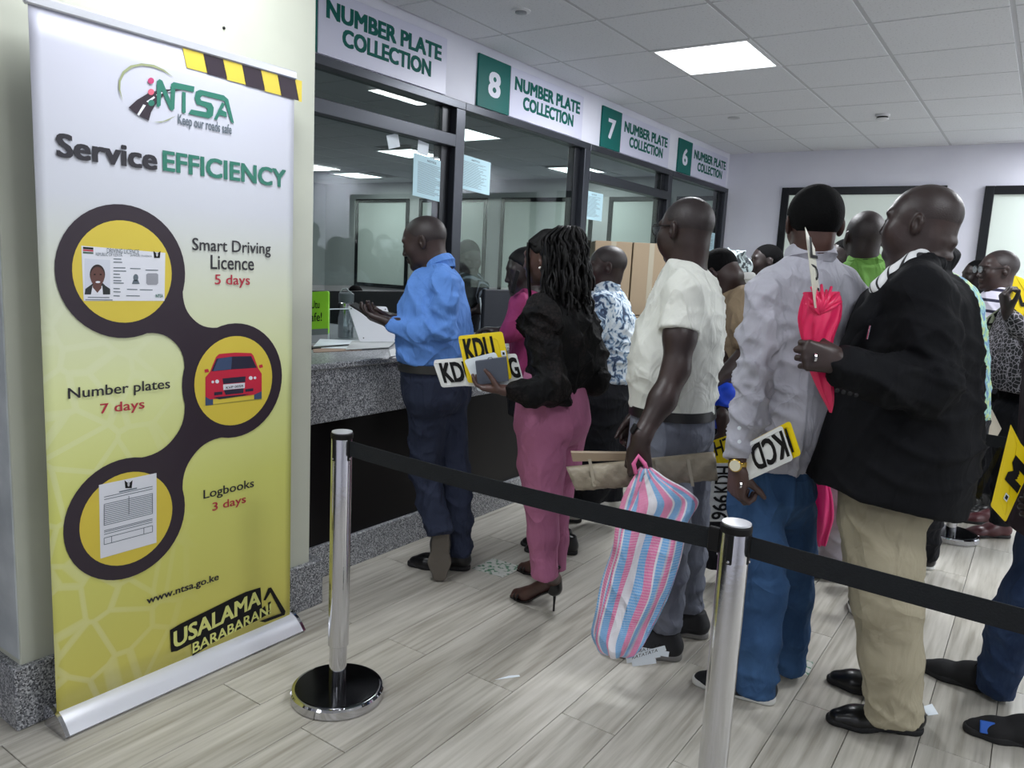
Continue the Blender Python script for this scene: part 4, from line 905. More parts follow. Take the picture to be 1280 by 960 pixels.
def plate_text(t, s, O, X, Y, box, m=None, bold=.02, e=.0022, rot=0):
    """lettering in plate fractions box=(x0,y0,x1,y1); rot 0 or 180"""
    O, X, Y = map(lambda q: np.asarray(q, float), (O, X, Y)); x0_, y0_, x1_, y1_ = box
    if rot == 180: return lettering(s, O+X*x1_+Y*y1_, -X*(x1_-x0_), -Y*(y1_-y0_), m or INK, t, 'lettering', bold, e)
    return lettering(s, O+X*x0_+Y*y0_, X*(x1_-x0_), Y*(y1_-y0_), m or INK, t, 'lettering', bold, e)
# ================================================================ PEOPLE AND WHAT THEY HOLD
def pat(name, base, stops, scale, kind='noise', rough=.8, stretch=(1, 1, 1), rot=(0, 0, 0), detail=3, dist=0.0, interp='LINEAR'):
    m, nt, b = nodes(name); mp = mapping(nt, stretch, rot=rot)
    if kind == 'wave': n = N(nt, 'ShaderNodeTexWave', Scale=scale, Distortion=dist, Detail=detail); src = 'Fac'
    elif kind == 'voronoi': n = N(nt, 'ShaderNodeTexVoronoi', Scale=scale, feature='DISTANCE_TO_EDGE'); src = 'Distance'
    else: n = N(nt, 'ShaderNodeTexNoise', Scale=scale, Detail=detail, Distortion=dist); src = 'Fac'
    nt.links.new(mp.outputs[0], n.inputs['Vector']); r = ramp(nt, n.outputs[src], stops, interp); nt.links.new(r.outputs[0], b.inputs['Base Color']); b.inputs['Roughness'].default_value = rough; return m
# ---- man in the blue shirt
P = Person('man in bright blue long-sleeved shirt and navy trousers at the counter looking at his phone', 3.50, 68, FL(560, 715), skin=SKIN)
BLUE = fabric('bright_blue_cotton', (92, 136, 206), .78); NAVY = fabric('navy_wool', (42, 48, 66), .85)
P.head(530, 303, 0, 82, 17, 0, .98, neck=(549, 343, 0), eyes=True, hair='shave', hm=STUB)
L = P.rows([(330, 536, 564, .9), (340, 522, 572, .75), (354, 511, 577, .68), (385, 504, 585, .66), (415, 501, 588, .66), (436, 500, 588, .66), (446, 502, 585, .64), (452, 505, 583, .62)])
S = SDF().loft(L, 0, .04, rnd=.05); P.yoke(S, .058)
for q in ([(P.a(552, 342, -.07), .05), (P.a(556, 355, -.16), .058), (P.a(556, 384, -.19), .056), (P.a(554, 412, -.20), .054), (P.a(524, 415, -.19), .047), (P.a(492, 407, -.16), .036)], [(P.a(545, 342, .07), .05), (P.a(536, 356, .17), .06), (P.a(524, 395, .20), .055), (P.a(510, 412, .10), .045), (P.a(500, 404, -.02), .040)]):
    S.chain(q, .03); 
S.cone(P.a(498, 408, -.165), P.a(488, 406, -.155), .040, .039, .01, capb=True); S.cone(P.a(512, 411, .08), P.a(500, 405, .0), .046, .042, .01, capb=True)
P.cloth('shirt', S, BLUE, .0085, 1.25, [(P.a(553, 412, -.2), .09, 1.2), (P.a(545, 445), .12, 1.1), (P.a(556, 360, -.15), .08, .8)])
collar(P.o, P.a(549, 332), (0, 0, 1)+P.f*.45, P.f, .062, BLUE, .034)
L2 = P.rows([(450, 505, 583, .66), (462, 505, 584, .68), (480, 505, 587, .74), (498, 508, 586, .7), (512, 516, 578, .6)])
S = SDF().loft(L2, 0, .05, rnd=.012)
S.chain([(P.a(560, 495, .06), .092), (P.a(570, 590, .05), .068), (P.a(574, 650, .04), .058), (P.a(575, 694, .04), .062)], .03, True)
S.chain([(P.a(536, 495, -.07), .095), (P.a(531, 585, -.03), .072), (P.a(540, 630, -.07), .060), (P.a(550, 668, -.12), .062)], .03, True)
P.cloth('trousers', S, NAVY, .0095, 1.0, [(P.a(531, 590, -.03), .09, .9), (P.a(572, 675, .04), .08, 1.2), (P.a(548, 655, -.1), .07, 1.0)])
ring_band(P.o, L2, P.a(545, 456)[2], .036, pm('olive_black_belt', (38, 38, 36), .5), .010)
P.arm([(556, 355, -.17, .04), (553, 414, -.21, .036), (498, 406, -.165, .026), (487, 404, -.15, .026)], hand=dict(fwd=imdir(-1, -.28, .05), palm=imdir(0, -1, .3), thumb_side=imdir(0, -.2, 1), curl=(18, 30, 20), thumb=(.5, .6)))
P.arm([(536, 356, .17, .04), (524, 395, .20, .035), (503, 404, -.02, .025), (494, 399, -.05, .024)], hand=dict(fwd=imdir(-1, -.25, -.2), palm=imdir(.1, -1, -.2), thumb_side=imdir(0, -.2, -1), curl=(20, 30, 20), k=.95))
P.body(L)
shoe(P.o, FL(588, 712), FL(510, 706), SHOEB, SOLEB, style='dress')
tp_ = P.a(549, 729, -.10); tp_[2] = .012; shoe(P.o, tp_+UP*.285-WH*.03, tp_, SHOEB, pm('worn_grey_sole', (96, 90, 82), .8, bump=(30, .3)), up=WH*.95+UP*.1, style='sneaker', Lx=.29)
ph = empty('phone', P.a(458, 392, -.15), 'black smartphone lying in the hand of the blue shirted man', 'phone')
X = imdir(1, .55, 0)*.075; MB().boxo(P.a(459, 391, -.12), X, imdir(.1, -.1, 1)*.037, nrm(np.cross(X, imdir(.1, -.1, 1)))*.0045, .003).build('phone_body', INK, ph)
# ---- woman in black lace and pink trousers
P = Person('woman with long black braids, black lace blouse and dusty pink trousers, in high heels', 3.15, 62, FL(680, 745), skin=SKIN3)
m, nt, b = nodes('black_lace'); mp = mapping(nt, (1, 1, 1)); v = N(nt, 'ShaderNodeTexVoronoi', Scale=75.0, feature='DISTANCE_TO_EDGE'); nt.links.new(mp.outputs[0], v.inputs['Vector'])
n_ = N(nt, 'ShaderNodeTexNoise', Scale=7.0); nt.links.new(mp.outputs[0], n_.inputs['Vector']); r1 = ramp(nt, n_.outputs['Fac'], [(.48, (0, 0, 0)), (.58, (255, 255, 255))]); r2 = ramp(nt, v.outputs['Distance'], [(.08, (8, 8, 9)), (.16, (30, 24, 24))])
mx_ = N(nt, 'ShaderNodeMix', data_type='RGBA'); nt.links.new(r1.outputs[0], mx_.inputs[0]); mx_.inputs[6].default_value = lin((9, 9, 11)); nt.links.new(r2.outputs[0], mx_.inputs[7]); nt.links.new(mx_.outputs[2], b.inputs['Base Color']); b.inputs['Roughness'].default_value = .75; LACE = m
bp_ = N(nt, 'ShaderNodeBump', Strength=.5, Distance=.003); nt.links.new(v.outputs['Distance'], bp_.inputs['Height']); nt.links.new(bp_.outputs[0], b.inputs['Normal'])
MATS['black_lace'] = wrinkle(LACE, .9)
BLK = fabric('black_crepe', (12, 11, 14), .8)
P.head(683, 324, 0, 64, 4, 0, .92, neck=(700, 366, 0), neck_r=.048, eyes=True, hair='short', hm=BRAID)
L = P.rows([(360, 690, 716, .8), (370, 676, 732, .7), (390, 664, 742, .66), (420, 662, 748, .64), (450, 665, 747, .66), (470, 664, 738, .68), (484, 660, 732, .7)])
S = SDF().loft(L, 0, .03, rnd=.05)
S.cone(P.a(683, 385, -.12), P.a(672, 412, -.20), .068, .098, .03, capb=True); S.cone(P.a(722, 385, .10), P.a(728, 418, .14), .06, .085, .03, capb=True)
S.chain([(P.a(672, 405, -.19), .062), (P.a(684, 445, -.21), .062), (P.a(692, 482, -.24), .066), (P.a(666, 492, -.26), .058), (P.a(644, 489, -.27), .044)], .02)
S.cone(P.a(690, 480, -.15), P.a(688, 505, -.16), .07, .085, .02, capb=True)
S.chain([(P.a(726, 400, .12), .055), (P.a(742, 440, .12), .055), (P.a(744, 478, .05), .06)], .02)
P.cloth('blouse', S, LACE, .0085, 1.7, [(P.a(690, 470, -.2), .10, 1.0), (P.a(672, 400, -.2), .08, 1.2), (P.a(655, 490, -.2), .06, 1.0)])
PINK = fabric('dusty_pink_twill', (168, 104, 136), .7)
L2 = P.rows([(464, 658, 728, .8), (480, 652, 730, .82), (500, 646, 735, .88), (525, 643, 738, .92), (540, 648, 733, .86), (552, 658, 722, .7)])
S = SDF().loft(L2, 0, .05, rnd=.012)
S.chain([(P.a(676, 540, -.07), .103), (P.a(677, 580, -.085), .094), (P.a(678, 620, -.09), .078), (P.a(679, 670, -.09), .062), (P.a(681, 722, -.09), .058)], .03, True)
S.chain([(P.a(704, 540, .07), .100), (P.a(700, 580, .09), .086), (P.a(695, 620, .1), .068), (P.a(694, 670, .1), .054), (P.a(694, 712, .1), .050)], .03, True)
P.cloth('trousers', S, PINK, .0095, .7, [(P.a(690, 560), .08, .8), (P.a(678, 625, -.09), .07, .7), (P.a(680, 705, -.09), .06, .8)])
P.arm([(676, 392, -.17, .035), (690, 478, -.24, .030), (644, 489, -.27, .023), (631, 488, -.27, .022)], hand=dict(fwd=imdir(-1, -.05, .3), palm=imdir(0, -1, 0), thumb_side=imdir(0, 0, -1), curl=(20, 30, 20), k=.88, thumb=(.25, 1.3), tcurl=20))
P.B.chain([(P.a(690, 500), .07), (P.a(678, 560, -.06), .06), (P.a(679, 640, -.09), .04), (P.a(684, 712, -.085), .034)], .02); P.B.chain([(P.a(690, 500), .07), (P.a(702, 560, .06), .06), (P.a(694, 640, .1), .04), (P.a(693, 700, .1), .034)], .02); P.B.cone(P.a(695, 440), P.a(690, 500), .08, .07, .03)
# bare feet in heeled sandals, grown from the legs so the body stays whole
def heeled(hl, toe, ank, dd):
    hl, toe = np.array(hl), np.array(toe); x = nrm(toe-hl); hz = .095; H = hl+UP*(hz+.028)+x*.012; B = hl+x*.148+UP*.034; T_ = hl+x*.205+UP*.022
    P.B.chain([(ank, .034), (H+UP*.018, .030), (B, .031), (T_, .022)], .02); y = np.cross(UP, x)
    for i in range(5): P.B.cone(B+y*(.026-.0125*i)+x*.03-UP*.008, B+y*(.030-.0145*i)+x*(.072-.006*abs(i-1))-UP*.020, .0095, .0075, .005)
    mb = MB(); prof = [(-.012, hz), (.02, hz-.002), (.06, hz*.72), (.10, hz*.36), (.135, .014), (.17, .008), (.225, .008)]; wd = [.022, .026, .026, .030, .036, .038, .020]; V = []
    for (a, z), w_ in zip(prof, wd):
        for sg, dz in ((-1, 0), (1, 0), (1, -.007), (-1, -.007)): V.append(hl+x*a+y*sg*w_+UP*(z+dz))
    Fs = [(4*i+k, 4*i+(k+1) % 4, 4*i+4+(k+1) % 4, 4*i+4+k) for i in range(6) for k in range(4)]+[(3, 2, 1, 0), (24, 25, 26, 27)]
    so = auto_smooth(mk('heeled_sandal', V, Fs, SHOEB, P.o, True)); mb = MB()
    mb.lathe(hl+x*.004, [(.005, 0), (.0045, .03), (.007, .07), (.018, hz-.004)], 12, x, y, UP); mb.build('stiletto_heel', SHOEB, so, True)
    U = SDF(); U.cone(hl+UP*(hz+.01)+x*.008, hl+UP*(hz+.055)+x*.012, .036, .034, .01, capb=True); U.cone(hl+UP*(hz+.03)+x*.045, hl+UP*(hz+.1)+x*.045, .045, .05, .01, 'sub'); V, Q = U.mesh(.0055); mk('heel_cup', V, Q, SHOEB, so, True)
    for a, z, r_, w_ in ((.175, .020, .019, .040), (.195, .018, .017, .036), (.03, hz+.075, .035, .034)):
        c_ = hl+x*a+UP*z; MB().tube([c_+y*w_*math.cos(t)+UP*r_*max(-.5, math.sin(t))+(x*.03*math.sin(2*t) if a < .1 else 0) for t in np.linspace(-.5, math.pi+.5, 14)], .0042, 6).build('strap', SHOEB, so, True)
h1, h2 = FL(693, 764), FL(698, 727); heeled(h1, h1+nrm(FL(648, 748)-h1)*.22, P.a(685, 716, -.08), 0); heeled(h2, h2+nrm(FL(655, 714)-h2)*.22, P.a(693, 704, .1), 0)
P.body(L)
# braids
def locs(P, n, m):
    mb = MB(); rg = np.random.default_rng(3); T = P.T; knot = np.array([0, -.075, .118])
    def spline(path, rad, n_=5):
        W_ = [T(*p) for p in path]; C_ = []
        for j in range(len(W_)-1):
            a0, a1, a2, a3 = W_[max(j-1, 0)], W_[j], W_[j+1], W_[min(j+2, len(W_)-1)]
            for t in (0, .33, .67): C_.append(.5*((2*a1)+(-a0+a2)*t+(2*a0-5*a1+4*a2-a3)*t*t+(-a0+3*a1-3*a2+a3)*t**3))
        C_.append(W_[-1]); mb.tube(C_, [rad*(1+.25*math.sin(k*2.6+len(mb.V)))*(1 if k < len(C_)-3 else .8) for k in range(len(C_))], n_)
    for i in range(n):      # ropes from the gathered crown, over the back and sides, down past the shoulders
        th = rg.uniform(-1.5, 1.75); r_ = rg.uniform(.095, .158); dr = np.array([math.sin(th), -math.cos(th)*1.05, 0]); ln = rg.uniform(.22, .335)*(1 if abs(th) < 1.6 else .75)
        path = [knot+dr*.02*rg.uniform(.3, 1), knot+dr*r_*.45+np.array([0, 0, .012])]
        for k in range(7): s = k/6; path.append(np.array([0, -.030, 0])+dr*(r_*(.86+.22*s)+rg.uniform(-.013, .013))+np.array([rg.uniform(-.013, .013), rg.uniform(-.012, .012), .085-ln*s]))
        spline(path, rg.uniform(.0052, .0072))
    for i in range(26):     # cornrows drawn back to the crown
        th = -1.5+3*i/25; st = np.array([math.sin(th)*.078, .062*math.cos(th)+.012, .045+.035*math.cos(th)]); mid = (st+knot)/2; q = mid-np.array([0, -.014, .03]); q = q/np.linalg.norm(q/np.array([.086, .108, .096]))+np.array([0, -.014, .03]); spline([st, (st+q)/2*1.02, q, (q+knot)/2*1.01, knot], .0055)
    for sx in (-.070, -.078): spline([(sx, .05, .07), (sx*1.12, .052, .02), (sx*1.1, .05, -.06), (sx, .048, -.15), (sx*1.02, .045, -.22)], .0055, 6)
    mb.build('braids', m, P.o, True)
S = SDF(); S.ell(P.T(0, -.060, .045), np.array([.088, .075, .085]), P.hR); S.ell(P.T(0, -.080, -.07), (.082, .062, .15), P.hR, .05); S.cut(P.T(0, -.012, .0), P.hR @ np.array([0, 1, -.1]), .01)
V, Q = S.mesh(.009); V = folds(V, Q, 1.3); mk('hair_mass', V, Q, BRAID, P.o, True); locs(P, 230, BRAID)
er = P.T(-.083, -.006, -.04); MB().lathe(er, [(.001, -.006), (.005, -.003), (.006, 0), (.005, .004), (.001, .006)], 12, P.hR[:, 0], P.hR[:, 1], UP).build('earring', pm('pearl', (225, 222, 215), .15), P.o, True)
# her plates, paper and notebook
D_ = P.D-.17
def pq(O, Xp, Yp, D=D_): O_ = at(*O, D); return O_, at(*Xp, D)-O_, at(*Yp, D)-O_
O, X, Y = at(552, 484.5, D_+.03), at(655, 477, D_-.02)-at(552, 484.5, D_+.03), at(542, 450, D_+.03)-at(552, 484.5, D_+.03)
t = quad_thing('number_plate', 'long white number plate KDU ending in G, sticking out behind the pink trousered woman\'s notebook', 'number plate', O, X, Y, WPL, rim=WPL); plate_text(t, 'KDU', O, X, Y, (.05, .15, .46, .88), bold=.04); plate_text(t, 'G', O, X, Y, (.87, .15, .985, .88), bold=.04)
O, X, Y = at(585, 479, D_-.012), at(638.5, 474, D_-.03)-at(585, 479, D_-.012), at(572.5, 420, D_-.012)-at(585, 479, D_-.012)
X = X*1.03+UP*.0; t = quad_thing('number_plate', 'yellow number plate KDU held upright with a notebook by the woman in pink trousers', 'number plate', O, X, Y, YPL, rim=YPL); plate_text(t, 'KDU', O, X, Y, (.08, .46, .75, .93), bold=.04)
MB().boxo(O+X*.93+Y*.55+nrm(np.cross(X, Y))*.003, nrm(X)*.009, nrm(Y)*.011, nrm(np.cross(X, Y))*.0006).build('sticker', PAPER, t); MB().boxo(O+X*.93+Y*.55+nrm(np.cross(X, Y))*.004, nrm(X)*.004, nrm(Y)*.005, nrm(np.cross(X, Y))*.0006).build('hole_mark', INK, t)
O, X, Y = at(598, 490, D_-.05), at(624, 478, D_-.05)-at(598, 490, D_-.05), at(578, 449, D_-.05)-at(598, 490, D_-.05); X = at(637, 480, D_-.05)-O
t = quad_thing('paper_sheet', 'folded white paper sheet between the yellow plate and the grey notebook', 'paper', O, X, at(580, 450, D_-.05)-O, PAPER, .0008)
O = at(597, 481.5, D_-.085); X = at(636, 476, D_-.085)-O; Y = at(594, 451.5, D_-.085)-O; Nn = nrm(np.cross(X, Y))
t = empty('notebook', O+X/2, 'slate grey closed notebook gripped in the hand of the woman in pink', 'notebook'); c_ = O+X/2+Y/2; GC = pm('slate_cover', (74, 80, 92), .45)
MB().boxo(c_, X/2, Y/2, Nn*.0012, .001).build('cover', GC, t); MB().boxo(c_-Nn*.009-X*.01, X*.485, Y*.48, Nn*.0075).build('page_block', PAPER, t); MB().boxo(c_-Nn*.018, X/2, Y/2, Nn*.0012, .001).build('cover', GC, t); MB().tube([c_+Y*.5-X*.1, c_+Y*.56-X*.07, c_+Y*.56+X*.03, c_+Y*.48+X*.06+Nn*.003], .0015, 6).build('elastic_loop', INK, t)
# ---- man in white T-shirt
P = Person('heavy man in plain white T-shirt and grey jeans holding a striped woven bag', 2.92, 68, FL(850, 800), skin=SKIN)
P.head(857, 288, 0, 36, 2, 0, 1.03, fat=.006, neck=(858, 334, 0), neck_r=.064, hair='shave', hm=STUB)
WT = fabric('white_jersey', (224, 226, 218), .8)
L = P.rows([(326, 836, 880, .9), (340, 830, 888, .8), (355, 818, 899, .72), (380, 808, 906, .76), (410, 797, 906, .8), (440, 787, 903, .84), (465, 783, 899, .88), (490, 785, 895, .88), (506, 787, 893, .86), (514, 788, 893, .85)])
S = SDF().loft(L, 0, .04, rnd=.06)
S.cone(P.a(858, 348, -.08), P.a(857, 366, -.16), .06, .078, .04); S.cone(P.a(857, 366, -.16), P.a(849, 416, -.205), .078, .076, .02, capb=True)
S.cone(P.a(852, 366, .16), P.a(836, 405, .22), .075, .07, .03, capb=True)
P.yoke(S, .062, -.01); P.cloth('t_shirt', S, WT, .009, 1.0, [(P.a(800, 470), .14, .9), (P.a(880, 470), .12, 1.0), (P.a(853, 395, -.2), .06, .5)])
V_ = []; 
MB().tube([P.neck+UP*.004+(P.f*math.cos(t)*.068+P.s*math.sin(t)*.068)-UP*(.006+.018*math.cos(t)) for t in np.linspace(0, 2*math.pi, 30)], .007, 8).build('neckband', WT, P.o, True)
JG = fabric('grey_denim', (102, 106, 118), .85, noise=(9, (118, 122, 134), 4))
L2 = P.rows([(506, 790, 892, .84), (520, 788, 893, .86), (540, 787, 893, .86), (558, 794, 884, .76), (570, 804, 872, .6)])
S = SDF().loft(L2, 0, .06, rnd=.012)
S.chain([(P.a(824, 560, -.08), .118), (P.a(832, 620, -.1), .098), (P.a(836, 665, -.1), .082), (P.a(836, 720, -.1), .066), (P.a(832, 786, -.1), .062)], .03, True)
S.chain([(P.a(858, 560, .08), .11), (P.a(862, 650, .1), .072), (P.a(862, 700, .1), .062), (P.a(860, 762, .1), .064)], .03, True)
P.cloth('jeans', S, JG, .0095, 1.0, [(P.a(836, 660, -.1), .08, 1.0), (P.a(833, 770, -.1), .08, 1.3), (P.a(861, 750, .1), .08, 1.3), (P.a(820, 575), .1, .6)])
ring_band(P.o, L2, P.a(850, 512)[2], .036, BELTL, .007)
P.arm([(857, 366, -.16, .055), (850, 420, -.21, .056), (845, 462, -.235, .046), (828, 500, -.27, .046), (802, 545, -.325, .030), (799, 557, -.33, .030)], .03, dict(fwd=imdir(.1, 1, 0), palm=imdir(.15, .1, 1), thumb_side=imdir(-1, .2, .1), curl=(62, 75, 45), k=1.06, thumb=(.25, .5), tcurl=60))
P.arm([(852, 366, .16, .05), (834, 420, .22, .045), (828, 455, .2, .042), (800, 500, .12, .034), (795, 520, .1, .03)], .03, dict(fwd=imdir(-.3, 1, -.1), palm=imdir(.3, 0, -1), thumb_side=imdir(-1, 0, 0), curl=(40, 40, 25)))
P.body(L)
wp = P.a(803, 541, -.322); wd = imdir(-.45, 1, 0); w1 = nrm(np.cross(wd, WH)); 
MB().lathe(wp-wd*.011, [(.0305, 0), (.034, .001), (.034, .021), (.0305, .022)], 28, w1, nrm(np.cross(wd, w1)), wd).build('watch_strap', INK, P.o, True); MB().boxo(wp-w1*.036*np.sign(w1 @ VR)-WH*.008, w1*.006, wd*.017, WH*.017, .004).build('watch_case', INK, P.o)
gm = pm('dark_spectacle_frame', (30, 26, 26), .3, .3)
def glasses(P, light=False):
    gl = auto_smooth(MB().tube([P.T(-.079, -.01, .012), P.T(-.078, .05, .014), P.T(-.066, .104, .012)], .0022, 6).tube([P.T(.079, -.01, .012), P.T(.078, .05, .014), P.T(.066, .104, .012)], .0022, 6).build('spectacles', gm, P.o))
    for s_ in (-1, 1): MB().tube([P.T(s_*(.034+.030*math.cos(t)), .112-.008*abs(math.cos(t)), .004+.021*math.sin(t)) for t in np.linspace(0, 2*math.pi, 20)], .002, 6).build('lens_rim', gm, gl); MB().poly([P.T(s_*(.034+.028*math.cos(t)), .111, .004+.019*math.sin(t)) for t in np.linspace(0, 2*math.pi, 18)[:-1]]).build('lens', pm('pale_lens', (200, 210, 215), .05, alpha=.35), gl)
glasses(P)
SN = pm('black_grey_mesh', (28, 28, 32), .7, bump=(300, .3, .002)); SNS = pm('grey_trainer_sole', (126, 124, 122), .6)
h_ = FL(851, 823); shoe(P.o, h_, h_+nrm(FL(752, 812)-h_)*.31, SN, SNS, style='sneaker'); h_ = FL(884, 797); shoe(P.o, h_, h_+nrm(FL(800, 782)-h_)*.31, SN, SNS, style='sneaker')
# striped woven bag: a flattened sack gathered at the hand
m, nt, b = nodes('striped_woven_plastic'); tc = N(nt, 'ShaderNodeTexCoord'); sp = N(nt, 'ShaderNodeSeparateXYZ'); nt.links.new(tc.outputs['UV'], sp.inputs[0])
mm = N(nt, 'ShaderNodeMath', operation='FRACT'); m1 = N(nt, 'ShaderNodeMath', operation='MULTIPLY'); m1.inputs[1].default_value = 2.0; nt.links.new(sp.outputs[0], m1.inputs[0]); nt.links.new(m1.outputs[0], mm.inputs[0])
PKc, BLc, WHc = (226, 112, 164), (100, 168, 222), (226, 224, 230)
rr = ramp(nt, mm.outputs[0], [(0, PKc), (.10, WHc), (.13, BLc), (.24, (176, 176, 196)), (.28, PKc), (.42, WHc), (.45, BLc), (.60, PKc), (.74, WHc), (.90, BLc)], 'CONSTANT')
ck = N(nt, 'ShaderNodeTexChecker', Scale=1.0); mp = N(nt, 'ShaderNodeMapping'); mp.inputs['Scale'].default_value = (260, 190, 1); mp.inputs['Rotation'].default_value = (0, 0, .78); nt.links.new(tc.outputs['UV'], mp.inputs['Vector']); nt.links.new(mp.outputs[0], ck.inputs['Vector'])
mx_ = N(nt, 'ShaderNodeMix', data_type='RGBA'); mf = N(nt, 'ShaderNodeMath', operation='MULTIPLY'); mf.inputs[1].default_value = .38; nt.links.new(ck.outputs['Fac'], mf.inputs[0]); nt.links.new(mf.outputs[0], mx_.inputs[0]); nt.links.new(rr.outputs[0], mx_.inputs[6]); mx_.inputs[7].default_value = lin((236, 236, 242)); nt.links.new(mx_.outputs[2], b.inputs['Base Color']); b.inputs['Roughness'].default_value = .4; STRIPE = wrinkle(m, 1.0)
DB = P.D-.37
def sack(name, rows, mat, parent, D, n=64, pleat=.01, seed=1, uvs=True, close=True):
    """rows (v, uL, uR, half thickness): a limp bag hanging in a vertical plane, pleated round"""
    V = []; K = len(rows); fine = []
    vs = np.array([r[0] for r in rows], float); tt = np.linspace(0, K-1, (K-1)*5+1)
    cols = [np.interp(tt, np.arange(K), [r[j] for r in rows]) for j in range(4)]
    ker = np.array([1, 2, 3, 2, 1.])/9; cols = [np.convolve(np.pad(c, 2, mode='edge'), ker, 'valid') if True else c for c in cols]
    rg = np.random.default_rng(seed); ph = rg.uniform(0, 6, 8); H_ = len(tt)
    for i in range(H_):
        p, q = at(cols[1][i], cols[0][i], D), at(cols[2][i], cols[0][i], D); c = (p+q)/2; a = np.linalg.norm(q-p)/2; b_ = cols[3][i]; X = nrm(q-p)
        for k in range(n):
            t = 2*math.pi*k/n; rp = 1+pleat/max(a, .03)*(math.sin(t*7+ph[0]+i*.10)+.6*math.sin(t*13+ph[1]-i*.07)); cc, ss = math.cos(t), math.sin(t)
            rp2 = 1+.25*math.sin(t*5+ph[2]+i*.2)
            V.append(c+X*a*rp*np.sign(cc)*abs(cc)**.8+WH*b_*rp2*np.sign(ss)*abs(ss)**.8)
    Fs = [(i*n+k, i*n+(k+1) % n, (i+1)*n+(k+1) % n, (i+1)*n+k) for i in range(H_-1) for k in range(n)]+[tuple(range((H_-1)*n, H_*n))]
    V = np.array(V); P_ = V+seed; V = V+WH*((vnoise(P_*[9, 9, 7])-.5)*.03+(vnoise(P_*[26, 26, 14])-.5)*.016)[:, None]+nrm(VR*[1, 1, 0])*((vnoise(P_*[12, 12, 8]+5)-.5)*.016)[:, None]
    o = mk(name, V, Fs, mat, parent, True)
    uv = o.data.uv_layers.new(name='UVMap'); li = np.zeros(len(o.data.loops), np.int32); o.data.loops.foreach_get('vertex_index', li); u_ = (li % n)/n
    u_ = np.abs(((u_*2) % 2)-1); vv = (li//n)/H_; uv.data.foreach_set('uv', np.stack([u_, vv], 1).ravel().astype(np.float32)); return o
tb = empty('woven_bag', P.a(800, 800, -.37), 'pink, blue and white striped woven plastic bag hanging from a hand', 'bag')
sack('bag_body', [(584, 803, 812, .012), (594, 797, 824, .022), (606, 790, 848, .032), (622, 784, 872, .04), (636, 781, 868, .045), (650, 776, 858, .05), (690, 767, 852, .055), (730, 756, 840, .06), (770, 745, 822, .06), (795, 740, 808, .055), (812, 748, 796, .045), (819, 762, 786, .02)], STRIPE, tb, DB, pleat=.009)
mb = MB(); mb.tube([at(795, 592, DB), at(792, 580, DB), at(798, 570, DB+.01), at(806, 580, DB), at(810, 592, DB)], .008, 8).build('twisted_handle', STRIPE, tb, True)
mb = MB()
for k, (u, v, du, dv) in enumerate(((786, 818, 46, -12), (783, 822, 42, -8), (790, 826, 30, -4), (800, 808, 36, 6))):
    O = at(u, v+4, DB+.05); X = at(u+du, v+dv+4, DB+.04)-O; mb.boxo(O+X/2, X/2, np.cross(nrm(X), WH)*.010, WH*.0008)
mb.build('torn_paper_lining', PAPER, tb); O = at(790, 824, DB+.03); lettering([('RATATATA', 0, 0, .8, .35), ('MATATA', .15, .5, .9, .85)], O, at(830, 812, DB+.03)-O, UP*.035, INK, tb, eps=.001)
# wrapped bundle
DC = P.D-.265; t = empty('wrapped_bundle', at(800, 612, DC), 'long flat bundle of plates wrapped in brown paper and tape', 'package'); BR = pm('brown_wrapping', (140, 130, 112), .45, bump=(22, .6, .01), noise=(12, (158, 149, 130), 4)); TA = pm('clear_tape', (168, 160, 142), .2)
def slab(name, pts, dep, m, parent, D):
    q = [at(u, v, D) for u, v in pts]; return MB().prism(q, WH*dep).build(name, m, parent)
V = []; A, B, C_, Dd = at(708, 585, DC), at(893, 566, DC), at(896, 600, DC), at(720, 613, DC); nx_ = 40
for side in (0, 1):
    for i in range(nx_+1):
        for j in range(8):
            p = (A*(1-i/nx_)+B*(i/nx_))*(1-j/7)+(Dd*(1-i/nx_)+C_*(i/nx_))*(j/7); nz = .004*math.sin(i*.9+j)+.004*math.sin(i*2.1-j*1.7); ed = .012*math.sin(math.pi*j/7)**.5; V.append(p+WH*((-ed-.006+nz) if side == 0 else (ed+.02)))
nn = (nx_+1)*8; Fs = []
for i in range(nx_):
    for j in range(7): a = i*8+j; Fs.append((a, a+8, a+9, a+1)); Fs.append((nn+a, nn+a+1, nn+a+9, nn+a+8))
for i in range(nx_): a = i*8; Fs.append((a, nn+a, nn+a+8, a+8)); a = i*8+7; Fs.append((a, a+8, nn+a+8, nn+a))
for j in range(7): Fs.append((j, j+1, nn+j+1, nn+j)); a = nx_*8+j; Fs.append((a, nn+a, nn+a+1, a+1))
mk('wrapping', V, Fs, BR, t, True)
slab('upper_packet', [(714, 566), (716, 577), (806, 575), (805, 567)][::-1], .03, pm('brown_card', (150, 132, 110), .6), t, DC+.02)
for u in (745, 828, 868): slab('tape_band', [(u-4, 608), (u, 608), (u-6, 574), (u-10, 574)], .002, TA, t, DC-.02)
